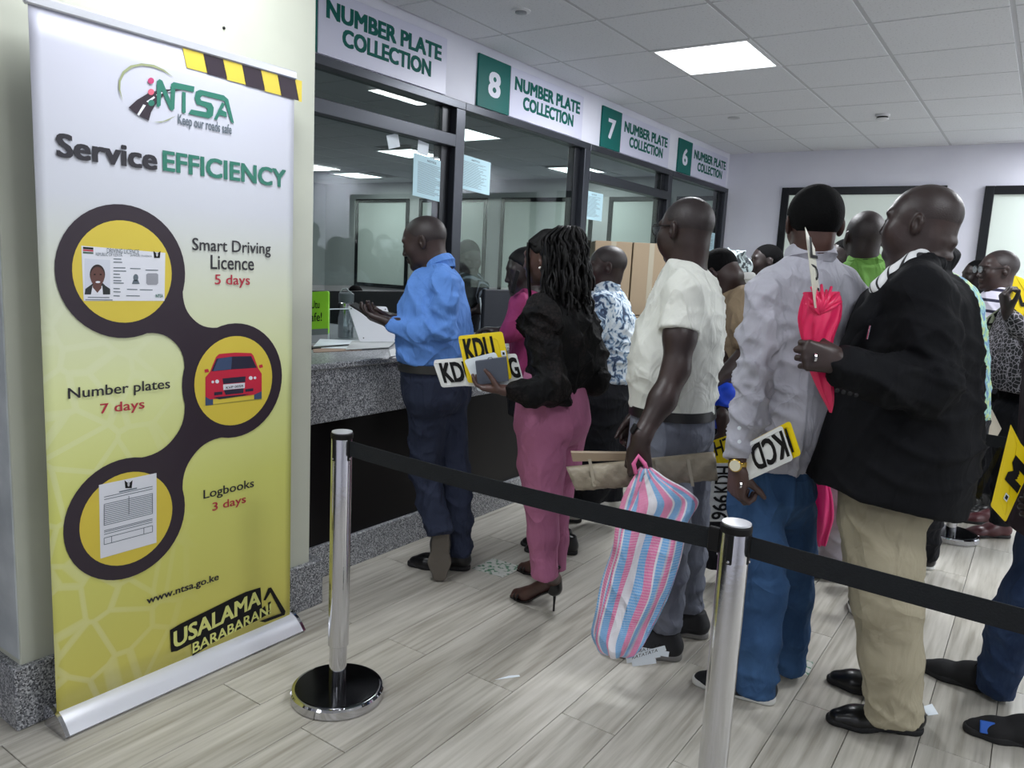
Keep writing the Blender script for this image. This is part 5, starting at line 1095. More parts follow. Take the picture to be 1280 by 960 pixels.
# ---- man in grey shirt and blue jeans
P = Person('man in light grey long-sleeved shirt and blue jeans, seen from behind, wearing a gold watch', 2.52, 22, FL(955, 865), skin=SKIN3)
P.head(1017, 281, 0, -8, 4, 0, 1.0, neck=(1012, 330, 0), hair='short', neck_r=.060)
GS = fabric('light_grey_cotton', (172, 172, 182), .75)
L = P.rows([(312, 988, 1036, .8), (330, 975, 1048, .7), (345, 958, 1062, .62), (365, 948, 1072, .58), (400, 945, 1072, .58), (450, 943, 1066, .62), (500, 938, 1056, .66), (550, 928, 1044, .7), (580, 922, 1024, .72), (592, 920, 1018, .72)])
S = SDF().loft(L, 0, .04, rnd=.05)
S.chain([(P.a(968, 352, -.03), .055), (P.a(957, 372, -.07), .062), (P.a(950, 420, -.10), .062), (P.a(943, 470, -.13), .058), (P.a(934, 520, -.15), .052), (P.a(927, 555, -.16), .048)], .03)
S.cone(P.a(927, 555, -.16), P.a(924, 573, -.165), .046, .044, .012, capb=True)
S.chain([(P.a(1052, 352, .03), .055), (P.a(1064, 378, .06), .060), (P.a(1068, 430, .08), .055), (P.a(1058, 480, .05), .05), (P.a(1042, 520, .02), .045)], .03); P.yoke(S, .062)
P.cloth('shirt', S, GS, .0085, 1.3, [(P.a(944, 465, -.12), .11, 1.1), (P.a(960, 390, -.07), .09, .8), (P.a(985, 560), .13, .8), (P.a(930, 540, -.15), .06, 1)])
collar(P.o, P.a(1012, 321), (0, 0, 1)+P.f*.2, P.f, .068, GS, .036, fall=.036)
for dv in (0, -17): MB().lathe(P.a(924, 552+dv, -.215), [(.006, 0), (.006, .002), (.002, .003)], 12, nrm(VR), UP, -WH).build('button', PAPER, P.o)
JB = fabric('blue_denim', (42, 68, 102), .9, noise=(7, (58, 88, 126), 5))
L2 = P.rows([(580, 916, 1018, .74), (600, 914, 1017, .78), (620, 914, 1017, .78), (640, 922, 1008, .68), (652, 932, 998, .5)])
S = SDF().loft(L2, 0, .05, rnd=.012)
S.chain([(P.a(943, 635, -.05), .092), (P.a(952, 690, -.09), .078), (P.a(956, 740, -.11), .070), (P.a(950, 800, -.13), .064), (P.a(945, 866, -.14), .066)], .03, True)
S.chain([(P.a(985, 635, .06), .094), (P.a(990, 690, .10), .078), (P.a(992, 740, .14), .068), (P.a(990, 790, .17), .060), (P.a(987, 838, .18), .060)], .03, True)
P.cloth('jeans', S, JB, .0095, 1.0, [(P.a(953, 735, -.1), .09, 1.0), (P.a(946, 845, -.14), .08, 1.2), (P.a(988, 815, .17), .08, 1.2), (P.a(960, 650), .1, .7)])
# back pocket stitched on
pk = MB(); O = P.a(962, 606, -.10); X = P.a(1000, 604, -.10)-O
P.arm([(957, 372, -.07, .04), (943, 470, -.13, .038), (927, 560, -.16, .027), (922, 583, -.17, .027)], .03, dict(fwd=imdir(.05, 1, 0), palm=imdir(1, .1, .35), thumb_side=imdir(.2, .1, -1), curl=(45, 70, 40), k=1.0, thumb=(.3, .7), tcurl=50))
P.arm([(1062, 378, .06, .04), (1056, 480, .05, .036), (1044, 515, .02, .03)], .03)
P.body(L)
wp = P.a(923, 579, -.168); wd = imdir(-.08, 1, 0); GOLD = pm('gold_metal', (212, 178, 92), .2, 1.0); w1 = nrm(VR); w2 = nrm(np.cross(wd, w1))
MB().lathe(wp-wd*.009, [(.0275, 0), (.031, .001), (.031, .017), (.0275, .018)], 28, w1, w2, wd).build('watch_strap', GOLD, P.o, True)
fc = wp-WH*.026-w1*.016; wn = nrm(-WH-w1*.7); wy = nrm(np.cross(wn, UP)); wc = MB().lathe(fc, [(.019, -.004), (.021, 0), (.021, .005), (.018, .007)], 24, wy, np.cross(wn, wy), wn).build('watch_case', GOLD, P.o, True); MB().lathe(fc+wn*.0068, [(.0175, 0), (.017, .0006)], 24, wy, np.cross(wn, wy), wn).build('watch_dial', pm('ivory_dial', (226, 220, 196), .3), wc)
MB().lathe(P.a(925, 606, -.205), [(.0095, -.002), (.0115, -.002), (.0115, .003), (.0095, .003)], 16, UP, WH, nrm(VR)).build('finger_ring', pm('silver_metal', (215, 215, 220), .15, 1.0), P.o)
CV = pm('black_canvas', (26, 28, 32), .85, bump=(300, .3, .002))
h_ = FL(968, 879); shoe(P.o, h_, h_+nrm(FL(868, 852)-h_)*.285, CV, SOLEW, style='sneaker', laces=PAPER); h_ = FL(1004, 840); shoe(P.o, h_, h_+nrm(FL(905, 822)-h_)*.285, pm('pale_canvas', (190, 192, 192), .8), SOLEW, style='sneaker')
DP = P.D-.235
O = at(933, 602, DP); X = at(981, 580, DP-.03)-O; Y = at(934, 574, DP)-O; Y = (at(933, 575, DP)-O); X2 = at(979, 536, DP-.03)
# trapezoid look comes from the tilt; build a true rectangle seen obliquely
L_ = .215; Hh = .106; c0 = at(932, 602, DP+.04); ex = nrm(at(982, 579, DP-.10)-c0); ey = nrm(UP-ex*(UP @ ex))
t = quad_thing('number_plate', 'white number plate KCD held upside down against the grey shirted man\'s hip', 'number plate', c0, ex*L_, ey*Hh, WPL, rim=WPL); plate_text(t, 'KCD', c0, ex*L_, ey*Hh, (.28, .12, .98, .88), rot=180, bold=.03)
O2 = c0+ex*.06+WH*.020-ey*.004; t = quad_thing('number_plate', 'yellow number plate showing behind the upside down white KCD plate', 'number plate', O2, ex*(L_-.018), ey*(Hh-.002), YPL, rim=YPL); plate_text(t, 'K', O2, ex*(L_-.018), ey*(Hh-.002), (.76, .15, .9, .85), rot=180, bold=.04)
# ---- man in black blazer
P = Person('heavy bald man in black blazer and khaki trousers holding a pink plastic bag', 2.38, 70, FL(1110, 895), skin=SKIN)
P.head(1150, 280, 0, 50, -3, 0, 1.0, fat=.022, neck=(1143, 338, 0), neck_r=.068, hair='shave', hm=pm('thin_grey_stubble', (50, 40, 39), .42, bump=(300, .3, .003)), eyes=False, nape=True)
BZ = fabric('black_suiting', (12, 13, 17), .85, wr=.3)
L = P.rows([(336, 1132, 1184, .85), (350, 1106, 1200, .76), (370, 1078, 1211, .74), (410, 1062, 1217, .76), (450, 1054, 1218, .8), (500, 1044, 1217, .84), (550, 1030, 1214, .9), (600, 1014, 1204, .94), (640, 1004, 1192, .96)])
S = SDF().loft(L, 0, .04, rnd=.05)
S.cone(P.a(1142, 340, -.08), P.a(1150, 366, -.17), .06, .082, .04); S.chain([(P.a(1150, 366, -.17), .082), (P.a(1160, 425, -.22), .078), (P.a(1160, 482, -.25), .074), (P.a(1110, 476, -.27), .070), (P.a(1062, 460, -.28), .064)], .03)
S.cone(P.a(1062, 460, -.28), P.a(1045, 455, -.285), .064, .062, .01, capb=True)
S.chain([(P.a(1138, 366, .17), .075), (P.a(1128, 440, .22), .07), (P.a(1100, 500, .2), .065), (P.a(1070, 520, .12), .06)], .03)
NL = [(1176, 313, .0), (1164, 317, -.06), (1146, 326, -.105), (1122, 343, -.125), (1102, 360, -.13), (1080, 390, -.125), (1060, 422, -.10)]
S.chain([(P.a(u+5, v+12, d+.015), .030+.006*min(i, 2)/2) for i, (u, v, d) in enumerate(NL)], .03); S.chain([(P.a(u+4, v+10, -d), .036) for u, v, d in NL[:5]], .03)
p0, p1 = P.a(1005, 608, -.15), P.a(1185, 646, -.15); dn = nrm(np.cross(p1-p0, WH)); dn = dn if dn[2] < 0 else -dn; S.cut(p0, dn, .006, (np.array([-9, -9, .3]), np.array([9, 9, P.a(1100, 560)[2]])))
P.cloth('blazer', S, BZ, .0095, 1.15, [(P.a(1158, 470, -.24), .13, 1.3), (P.a(1150, 380, -.17), .09, .8), (P.a(1195, 480, -.1), .12, .8)])
# lapel, shirt collar
SHC = pat('checked_shirt_cotton', None, [(0, (30, 30, 34)), (.10, (30, 30, 34)), (.12, (210, 212, 214)), (1, (226, 227, 228))], 14, 'wave', stretch=(1, 1, 1), rot=(0, .6, .5), interp='LINEAR')
Cs = SDF().chain([(P.a(u-4, v, d+.012), .026) for u, v, d in NL[1:5]], .01).chain([(P.a(u-8, v+6, -d), .022) for u, v, d in NL[1:5]], .01); V, Q = Cs.mesh(.006); mk('shirt_collar', relax(V, Q, 1), Q, SHC, P.o, True)
Lp = SDF().chain([(P.a(u+6, v+13, d-.012), .030-.003*i) for i, (u, v, d) in enumerate(NL[1:])], .006); V, Q = Lp.mesh(.007); mk('lapel', relax(V, Q, 1), Q, BZ, P.o, True)
MB().tube([P.a(1084, 424, -.225), P.a(1088, 407, -.225)], .0028, 8).build('pocket_pen', CHROMEP, P.o)
for i in range(4): MB().lathe(P.a(1046+8*i, 488+2*i, -.35), [(.006, 0), (.006, .003), (.003, .004)], 12, nrm(VR), UP, -WH).build('cuff_button', INK, P.o)
KH = fabric('khaki_twill', (166, 158, 136), .8)
L2 = P.rows([(590, 1052, 1160, .9), (620, 1050, 1157, .94), (645, 1052, 1154, .9), (662, 1060, 1146, .76)])
S = SDF().loft(L2, 0, .06, rnd=.012)
S.chain([(P.a(1100, 650, -.06), .122), (P.a(1105, 700, -.08), .112), (P.a(1108, 750, -.09), .102), (P.a(1112, 820, -.1), .090), (P.a(1118, 896, -.1), .086)], .03, True)
S.chain([(P.a(1108, 650, .07), .115), (P.a(1116, 750, .09), .085), (P.a(1122, 820, .1), .074), (P.a(1128, 872, .1), .068)], .03, True)
P.cloth('trousers', S, KH, .0095, 1.2, [(P.a(1108, 745, -.1), .1, .7), (P.a(1116, 875, -.1), .09, 1.4), (P.a(1090, 670), .12, .6), (P.a(1126, 860, .1), .08, 1)])
P.arm([(1150, 366, -.17, .05), (1160, 480, -.25, .045), (1062, 461, -.285, .033), (1050, 452, -.29, .032)], .03, dict(fwd=imdir(-1, -.15, .12), palm=imdir(-.1, .1, 1), thumb_side=imdir(-.2, -1, 0), curl=(62, 75, 50), k=1.02, thumb=(.5, .5), tcurl=40))
P.arm([(1138, 366, .17, .05), (1128, 440, .22, .045), (1070, 520, .12, .04)], .03)
P.body(L, .03, P.a(1100, 560)[2])
MB().lathe(P.a(1018, 447, -.30), [(.0100, -.003), (.0125, -.003), (.0125, .003), (.0100, .003)], 16, UP, WH, nrm(VR)).build('finger_ring', MATS['silver_metal'], P.o)
h_ = FL(1153, 915); shoe(P.o, h_, h_+nrm(FL(1027, 901)-h_)*.31, SHOEB, SOLEB); h_ = FL(1150, 882); shoe(P.o, h_, h_+nrm(FL(1040, 852)-h_)*.31, SHOEB, SOLEB)
# pink bag with a plate poking out
DG = P.D-.235; PKB = pm('hot_pink_plastic', (226, 38, 92), .35); t = empty('plastic_bag', at(1034, 516, DG), 'hot pink plastic bag tied round a plate, in the fist of the blazer man', 'bag')
sack('bag_body', [(364, 1006, 1050, .004), (372, 1004, 1055, .014), (384, 1002, 1054, .026), (398, 1000, 1051, .030), (410, 1001, 1046, .028), (424, 1003, 1040, .024), (440, 1006, 1036, .022), (460, 1011, 1037, .018), (485, 1020, 1039, .012), (505, 1030, 1039, .008), (517, 1036, 1038, .003)], PKB, t, DG, n=56, pleat=.004, seed=4)
mb = MB()
for k in range(11):
    a = -1.25+.25*k; e_ = np.array(at(1026+26*math.sin(a)*1.0, 384-22*abs(math.cos(a))-6*(k % 2), DG)); mb.tube([at(1024, 393, DG-.03), (at(1024, 390, DG-.032)+e_)/2-WH*.018, e_-WH*.004], [.004, .006, .004], 6)
mb.build('bag_pleats', PKB, t, True)
q = [at(1006, 286, DG+.0), at(1018, 312, DG+.02), at(1025, 384, DG+.03), at(1020, 386, DG-.0), at(1012, 350, DG-.01)]; ex = nrm(at(1023, 386, DG+.05)-at(1017, 386, DG-.08)); dnv = nrm(at(1022, 388, DG)-at(1008, 290, DG)); O = at(1022, 392, DG)-ex*.02
O3 = at(1026, 392, DG+.03); X3 = at(1018, 310, DG+.03)-O3; Y3 = at(1018, 388, DG-.06)-O3
pl_ = empty('number_plate', O3, 'pale number plate seen almost edge on, rising from the pink bag', 'number plate')
pts = [at(1026, 385, DG+.03), at(1018, 311, DG+.03), at(1006, 284, DG-.02), at(1013, 345, DG-.05), at(1018, 385, DG-.06)]
nv = nrm(np.cross(pts[1]-pts[0], pts[4]-pts[0])); MB().prism(pts, nv*.0015).build('sheet', pm('ivory_plate', (196, 194, 178), .4), pl_)
nv = -nv if nv @ WH > 0 else nv; mb = MB()
for s_, (v0, v1) in (('L', (322, 296)), ('D', (350, 330)), ('E', (382, 358))):
    a_ = at(1012+(v0-322)*.08, v0, DG-.03); mb2 = text(mb, s_, a_, at(1021+(v0-322)*.06, v0+2, DG+.02)-a_, at(1010+(v0-322)*.08, v1, DG-.03)-a_, .02, .003)
mb.build('lettering', INK, pl_)
# ---- simpler builder for the people further back
SUIT = fabric('black_trouser_cloth', (24, 25, 30), .85)
def crowd(label, D, phi, head, rows, shirt, legs=None, trousers=SUIT, skin=SKIN2, hair='crop', arms=(), feet=None, shoem=SHOEB, solem=SOLEB, hk=1.0, near=False, neck=None, hip=None, joints=(), collar_=None, name='shirt', hm=None, fat=0.0, amp=1.0, foot=None, laces=None, sstyle='dress'):
    """head=(u,v,phi,pitch,roll); rows from neck to hem; legs=[[(u,v,dd,r)..],..] or None for a standing pair"""
    lowest = rows[-1]; cb = at((lowest[1]+lowest[2])/2, lowest[0], D); base = np.array([cb[0], cb[1], 0.]) if foot is None else foot
    P = Person(label, D, phi, base, near, skin); nk = neck or (head[0], rows[0][0]+4, 0)
    P.head(head[0], head[1], 0, head[2], head[3], head[4], hk, fat=fat, neck=nk, hair=hair, hm=hm)
    P.fh = .0055 if near else .0075; L = P.rows(rows); S = SDF().loft(L, 0, .04, rnd=.045)
    P.yoke(S, .054)
    for A_ in arms:
        sl, skn, hd = A_; pts = [(P.a(u, v, d), r) for u, v, d, r in sl]; S.chain(pts, .03); 
        if skn: P.arm(skn, .02, hd)
    P.cloth(name, S, shirt, .009, amp, joints)
    if collar_ is not None: collar(P.o, P.a(nk[0], rows[0][0]+2), (0, 0, 1)+P.f*.2, P.f, .064, collar_, .032)
    zb = P.a(0+(lowest[1]+lowest[2])/2, lowest[0])[2]; cx_, cy_, a_, b_ = L.get(zb); a_ = min(a_, .19)*.95; b_ = min(b_, .15)*.95; hipz = min(zb-.02, .92*hk)
    S = SDF(); S.loft(Loft([(np.array([cx_, cy_, zb+.05]), a_, b_), (np.array([cx_, cy_, zb-.08]), a_+.004, b_+.01), (np.array([cx_, cy_, min(zb-.2, .82)]), a_*.95, b_)], P.s, P.f), 0, .03, rnd=.012)
    ft = []
    for i, sg in enumerate((-1, 1)):
        if legs: S.chain([(P.a(u, v, d), r) for u, v, d, r in legs[i]], .03, True)
        else:
            hp = np.array([cx_, cy_, max(zb-.15, .78)])+P.s*sg*.085; kn = np.array([cx_, cy_, .48])+P.s*sg*.09+P.f*.02; an = np.array([cx_, cy_, .085])+P.s*sg*.10; S.chain([(hp, .088), (kn, .068), (an, .06)], .03, True)
        if feet: ft.append(feet[i])
        else:
            q = np.array([cx_, cy_, 0])+P.s*sg*.10; ft.append((q-P.f*.07, q+P.f*.2))
    P.cloth('trousers', S, trousers, .012, 1.0)
    for hq, tq in ft: shoe(P.o, hq, tq, shoem, solem, h=.0052 if near else .0075, Lx=.29 if near else .28, laces=laces, style=sstyle)
    P.body(L); return P
# patterned shirt at the counter
PB = pat('blue_white_leaf_print', None, [(0, (22, 28, 44)), (.40, (48, 66, 96)), (.47, (132, 160, 188)), (.54, (206, 216, 224)), (1, (228, 232, 236))], 16, 'noise', detail=6, dist=2.2)
P6 = crowd('bald man in blue and white leaf-print shirt at the counter, right of the braided woman', 4.25, 66, (758, 334, 84, 4, 0), [(358, 750, 774, .9), (366, 742, 780, .78), (376, 736, 787, .7), (400, 733, 795, .66), (430, 734, 796, .66), (460, 737, 794, .7), (478, 740, 791, .72)], PB, near=True, hair='shave', skin=SKIN, arms=[([(752, 378, -.16, .068), (742, 415, -.2, .066)], [(752, 378, -.16, .045), (742, 420, -.2, .043), (728, 440, -.15, .034), (712, 442, -.1, .028)], dict(fwd=imdir(-1, -.2, 0), palm=imdir(0, 1, 0), thumb_side=imdir(0, 0, -1)))],
    legs=[[(748, 500, -.06, .14), (745, 560, -.06, .12), (742, 600, -.06, .10), (730, 633, -.04, .07)], [(765, 500, .06, .13), (762, 560, .06, .11), (756, 622, .06, .10)]], feet=[(FL(727, 652), FL(727, 652)+LH*.27), (FL(776, 640), FL(776, 640)+LH*.27)], collar_=PB, shoem=pm('pale_grey_suede', (170, 168, 162), .8), joints=[(at(765, 440, 4.2), .16, 1.5)], amp=1.4)
# woman in maroon at the counter
MG = fabric('magenta_knit', (150, 58, 104), .8); P7 = crowd('woman in magenta top leaning at the counter between the blue shirt and the braided woman', 3.86, 96, (657, 340, 104, 10, 0), [(362, 648, 676, .9), (370, 640, 684, .75), (382, 636, 690, .7), (410, 635, 692, .66), (440, 636, 690, .66), (470, 636, 688, .7)], MG, near=False, hair='short', skin=SKIN2, hm=BRAID, arms=[([(650, 380, -.15, .056), (641, 412, -.17, .05), (636, 418, -.17, .045)], [(641, 412, -.17, .035), (628, 414, -.14, .026)], dict(fwd=imdir(-1, -.1, 0), palm=imdir(0, 1, 0), thumb_side=imdir(0, 0, -1), k=.9))], legs=[[(672, 520, 0, .09), (684, 600, 0, .06), (700, 670, 0, .045)], [(676, 520, .06, .09), (686, 600, .06, .06), (696, 665, .06, .045)]], feet=[(fd(722, 3.86), fd(722, 3.86)+LH*.2), (fd(716, 3.95), fd(716, 3.95)+LH*.2)])
MB().tube([P7.T(0, -.10, .02), P7.T(-.02, -.15, -.02), P7.T(-.03, -.16, -.09)], [.03, .034, .018], 10).build('ponytail', BRAID, P7.o, True)
pf = empty('phone', at(646, 352, 3.7), 'black phone held up before the face of the magenta-topped woman', 'phone'); MB().boxo(at(644, 352, 3.68), imdir(1, .3, 0)*.010, imdir(.2, -1, 0)*.055, WH*.035, .004).build('phone_body', INK, pf)
P7.hand(at(650, 366, 3.72), fwd=imdir(-.3, -1, 0), palm=imdir(-1, 0, 0), thumb_side=imdir(0, 0, -1)) if False else None
# clerk behind the glass
ST = pat('dark_pinstripe_shirt', None, [(0, (26, 28, 34)), (.72, (26, 28, 34)), (.8, (96, 102, 116)), (1, (110, 116, 128))], 9, 'wave', stretch=(1, 1, .02), rot=(0, 0, .6))
P8 = crowd('clerk in dark pinstriped short-sleeved shirt behind the counter glass, looking down', 5.75, 212, (586, 322, 206, 20, -6), [(340, 572, 598, .9), (348, 564, 604, .75), (358, 558, 608, .66), (385, 558, 610, .64), (410, 558, 608, .66), (430, 560, 606, .7)], ST, near=True, hk=1.08, hair='crop', skin=SKIN2, arms=[([(602, 360, -.05, .055), (606, 378, -.12, .05)], [(602, 360, -.05, .04), (605, 388, -.14, .036), (622, 397, -.22, .028), (634, 401, -.26, .026)], dict(fwd=imdir(1, .15, -.2), palm=imdir(0, 1, 0), thumb_side=imdir(0, 0, -1))), ([(566, 360, -.05, .055), (564, 380, -.15, .05)], [(566, 360, -.05, .04), (568, 392, -.2, .036), (586, 392, -.3, .028), (596, 388, -.33, .026)], dict(fwd=imdir(1, -.3, -.1), palm=imdir(.2, 0, -1), thumb_side=imdir(0, -1, 0)))])
pn = tag(MB().tube([at(600, 372, 5.36), at(602, 392, 5.38)], .0055, 8).build('pen', PAPER), 'white pen upright in the clerk\'s hand behind the glass', 'pen')
# bending man in tan and white shirt
TAN = fabric('tan_cotton', (146, 128, 104), .8); P9 = crowd('man in tan and white shirt bending forward behind the white T-shirt man', 3.62, 40, (900, 344, 45, 52, 0), [(350, 916, 946, .9), (358, 910, 958, .8), (372, 905, 966, .72), (400, 903, 968, .7), (430, 902, 964, .72), (460, 903, 958, .75), (486, 904, 955, .75)], TAN, near=True, hair='crop', skin=SKIN, neck=(925, 362, 0), hm=HAIR,
    arms=[([(930, 376, -.14, .074), (930, 402, -.19, .072), (933, 422, -.19, .066)], [(930, 400, -.19, .045), (936, 438, -.19, .043), (908, 466, -.24, .034), (895, 476, -.26, .030)], dict(fwd=imdir(-1, .25, 0), palm=imdir(0, 1, .3), thumb_side=imdir(0, 0, -1))), ([(918, 372, .1, .06), (912, 400, .12, .06)], [(912, 400, .12, .045), (906, 440, .0, .04), (898, 470, -.14, .03), (903, 520, -.35, .028), (905, 542, -.36, .027)], dict(fwd=imdir(0, 1, 0), palm=imdir(-.3, 0, 1), thumb_side=imdir(-1, 0, 0), curl=(50, 60, 30)))], collar_=pm('white_black_collar', (206, 206, 204), .7), feet=[(np.array([-1.05, 3.66, 0]), np.array([-1.22, 3.86, 0])), (np.array([-.85, 3.72, 0]), np.array([-1.02, 3.92, 0]))])
S = SDF(); Lw = P9.rows([(352, 914, 950, .9), (358, 909, 959, .8), (372, 904, 967, .72), (386, 903, 968, .7)]); S.loft(Lw, .008, .02, rnd=.045); P9.cloth('white_yoke', S, fabric('white_poplin', (216, 216, 212), .8), .009, .5); ring_band(P9.o, Lw, P9.a(935, 388)[2], .016, INK, .018, 'black_piping')
bb = empty('blue_bag', at(906, 530, 3.35), 'bright blue bag with a black band, below the bending man\'s hands', 'bag'); BB = pm('royal_blue_nylon', (20, 72, 214), .5); S = SDF().ell(at(908, 502, 3.35), (.075, .07, .085)).ell(at(903, 520, 3.33), (.06, .06, .05), None, .04); V, Q = S.mesh(.009); mk('bag_body', folds(V, Q, 1.4), Q, BB, bb, True)
MB().tube([at(908, 509, 3.35)+nrm(VR*[1, 1, 0])*.082*math.cos(t)+WH*.078*math.sin(t) for t in np.linspace(0, 2*math.pi, 26)], .014, 8).build('black_band', INK, bb, True)
DQ = 3.18; O = at(897, 586, DQ); X = at(925, 576, DQ)-O; Y = at(888, 552, DQ)-O
t = quad_thing('number_plate', 'yellow number plate with letter H, half hidden by the grey shirt cuff', 'number plate', O, X, Y, YPL, rim=YPL); plate_text(t, 'HT', O, X, Y, (.08, .45, .85, .95))
O = at(884, 652, DQ-.02); X = at(890, 596, DQ-.02)-O; Y = -(at(912, 652, DQ-.02)-O); O = O-Y
t = quad_thing('number_plate', 'white number plate reading KDH 996 standing on end beside the blue jeans', 'number plate', O, X*1.3, Y, WPL, rim=WPL); plate_text(t, [('966', 0, 0, .48, 1), ('HDM', .54, 0, 1, 1)][0][0], O, X*1.3, Y, (.04, .15, .46, .85), rot=0); plate_text(t, 'KDH', O, X*1.3, Y, (.5, .15, .95, .85))
# head-scarfed person, profile man, green polo man
SC_ = pat('silver_black_headwrap', None, [(0, (20, 22, 26)), (.45, (60, 66, 72)), (.52, (190, 204, 206)), (1, (210, 220, 222))], 13, detail=4, dist=2.5); P10 = crowd('person with shiny silver and black knotted headwrap beyond the bending man', 4.7, 60, (916, 345, 60, 10, 0), [(366, 905, 932, .9), (374, 898, 942, .75), (400, 896, 946, .7), (450, 898, 944, .7)], SUIT, hair=None, hk=.98)
S = SDF().ell(P10.T(0, -.02, .06), (.10, .115, .085)).ell(P10.T(.0, .02, .13), (.06, .05, .04), None, .03).ell(P10.T(-.04, -.05, .13), (.05, .035, .03), None, .02).ell(P10.T(.05, -.01, .12), (.035, .05, .03), None, .02); V, Q = S.mesh(.009); mk('headwrap', folds(V, Q, 2.2), Q, SC_, P10.o, True)
P11 = crowd('man in profile with short black hair and grey shirt, against the white far wall', 5.3, 82, (957, 327, 86, 0, 0), [(344, 944, 974, .9), (352, 936, 982, .75), (364, 932, 986, .7), (400, 930, 988, .68), (440, 934, 984, .7)], fabric('grey_jersey', (128, 130, 136), .8), hair='crop')
GP = fabric('lime_green_pique', (104, 150, 72), .85); P12 = crowd('man in lime green polo shirt seen from behind, with pink plastic bag', 3.52, 8, (1080, 297, -4, 0, 0), [(326, 1062, 1100, .8), (336, 1050, 1112, .65), (348, 1042, 1122, .6), (372, 1037, 1126, .58), (420, 1038, 1122, .6), (470, 1040, 1118, .66), (520, 1036, 1110, .68)], GP, near=True, hair='shave', skin=SKIN2, arms=[([(1052, 356, -.04, .06), (1046, 400, -.06, .058)], [(1052, 360, -.04, .045), (1042, 430, -.06, .042), (1034, 510, -.08, .034), (1031, 556, -.1, .028)], dict(fwd=imdir(-.05, 1, 0), palm=imdir(.5, 0, 1), thumb_side=imdir(-1, 0, 0), curl=(55, 65, 40)))], trousers=pm('pale_grey_cloth', (176, 172, 178), .8, noise=(5, (150, 140, 150), 3)), legs=[[(1052, 560, 0, .10), (1044, 640, 0, .078), (1040, 700, .1, .066)], [(1095, 560, 0, .10), (1098, 640, .05, .078), (1096, 700, .1, .066)]], feet=[(FL(1050, 722), FL(1050, 722)+LH*.27), (FL(1105, 722), FL(1105, 722)+LH*.27)], collar_=GP)
t = empty('plastic_bag', at(1026, 682, 3.4), 'magenta plastic bag hanging low between blue jeans and khaki trousers', 'bag'); sack('bag_body', [(588, 1024, 1032, .012), (610, 1020, 1037, .03), (640, 1014, 1038, .045), (665, 1012, 1034, .045), (682, 1018, 1030, .03)], pm('magenta_plastic', (206, 24, 104), .35), t, 3.4, n=40, pleat=.004, seed=6)
P13 = crowd('dark haired person glimpsed between the grey shirt and the green polo', 4.6, 84, (1056, 322, 88, 0, 0), [(346, 1046, 1070, .9), (352, 1040, 1078, .75), (370, 1036, 1084, .7), (430, 1038, 1082, .7)], SUIT, hair='crop', hk=.95)
P14 = crowd('person with black hair whose crown shows above the blazer collar, right of the green polo', 4.4, 40, (1110, 344, 30, 10, 0), [(372, 1098, 1126, .9), (380, 1090, 1136, .75), (400, 1088, 1140, .7), (460, 1090, 1138, .7)], SUIT, hair='short', hk=.98)
TD = pat('green_blue_tie_dye', None, [(0, (56, 74, 130)), (.38, (80, 108, 146)), (.47, (116, 156, 156)), (.55, (130, 168, 138)), (.63, (160, 168, 104)), (1, (150, 180, 172))], 26, detail=6, dist=.8)
P15 = crowd('person in long green and blue tie-dyed tunic behind the blazer man', 3.75, 40, (1152, 297, 40, 0, 0), [(336, 1146, 1188, .8), (346, 1146, 1206, .7), (358, 1148, 1222, .66), (380, 1150, 1232, .66), (430, 1152, 1237, .68), (480, 1154, 1238, .7), (522, 1156, 1239, .7)], TD, near=False, hair='crop', name='tunic', legs=[[(1175, 560, 0, .09), (1160, 640, 0, .07), (1158, 695, .1, .062)], [(1185, 560, 0, .09), (1145, 640, 0, .07), (1138, 690, .1, .062)]], feet=[(FL(1168, 712), FL(1168, 712)+LH*.25+WH*.08), (FL(1148, 712), FL(1148, 712)+LH*.25+WH*.08)], solem=SOLEW, neck=(1168, 340, 0))
# man with glasses in striped shirt
WS = pat('white_navy_stripe', None, [(0, (214, 210, 226)), (.80, (214, 210, 226)), (.86, (34, 32, 56)), (1, (34, 32, 56))], 16, 'wave', stretch=(.02, .02, 1), rot=(.25, .3, 0)); m_ = P15
P16 = crowd('bearded man with glasses and white shirt with thin dark stripes near the right window', 5.0, 80, (1247, 338, 84, 2, 0), [(360, 1240, 1266, .9), (368, 1232, 1274, .75), (378, 1226, 1280, .7), (400, 1224, 1284, .68), (440, 1226, 1284, .7), (480, 1228, 1282, .72)], WS, near=True, hair='shave', skin=SKIN, hk=1.1); glasses(P16)
# patterned sleeve person holding the yellow plate
PW = pat('black_white_squiggle', None, [(0, (150, 146, 152)), (.05, (120, 116, 124)), (.09, (24, 23, 28)), (1, (20, 20, 24))], 42, 'voronoi')
P17 = crowd('person in black and white squiggle-print top at the right edge raising a yellow plate', 4.25, 84, (1312, 318, 90, 0, 0), [(346, 1296, 1330, .9), (356, 1284, 1342, .75), (372, 1272, 1350, .7), (400, 1258, 1352, .68), (430, 1244, 1350, .68), (460, 1238, 1348, .7), (488, 1236, 1344, .72)], PW, near=True, skin=SKIN2, arms=[([(1300, 380, -.16, .062), (1290, 420, -.22, .058), (1272, 408, -.24, .046), (1264, 398, -.24, .040)], [(1290, 420, -.22, .03), (1262, 396, -.24, .027), (1259, 391, -.24, .027)], dict(fwd=imdir(-.35, -1, 0), palm=imdir(1, 0, -.2), thumb_side=imdir(0, 0, -1), curl=(50, 60, 40), k=1.1))],
    legs=[[(1270, 520, -.06, .12), (1262, 590, -.04, .085), (1252, 655, 0, .06)], [(1280, 520, .06, .12), (1284, 590, .06, .08), (1262, 648, .08, .06)]], feet=[(FL(1262, 672), FL(1262, 672)+LH*.28), (FL(1256, 655), FL(1256, 655)+LH*.28)], shoem=pm('oxblood_leather', (78, 38, 42), .35))
P18f = None
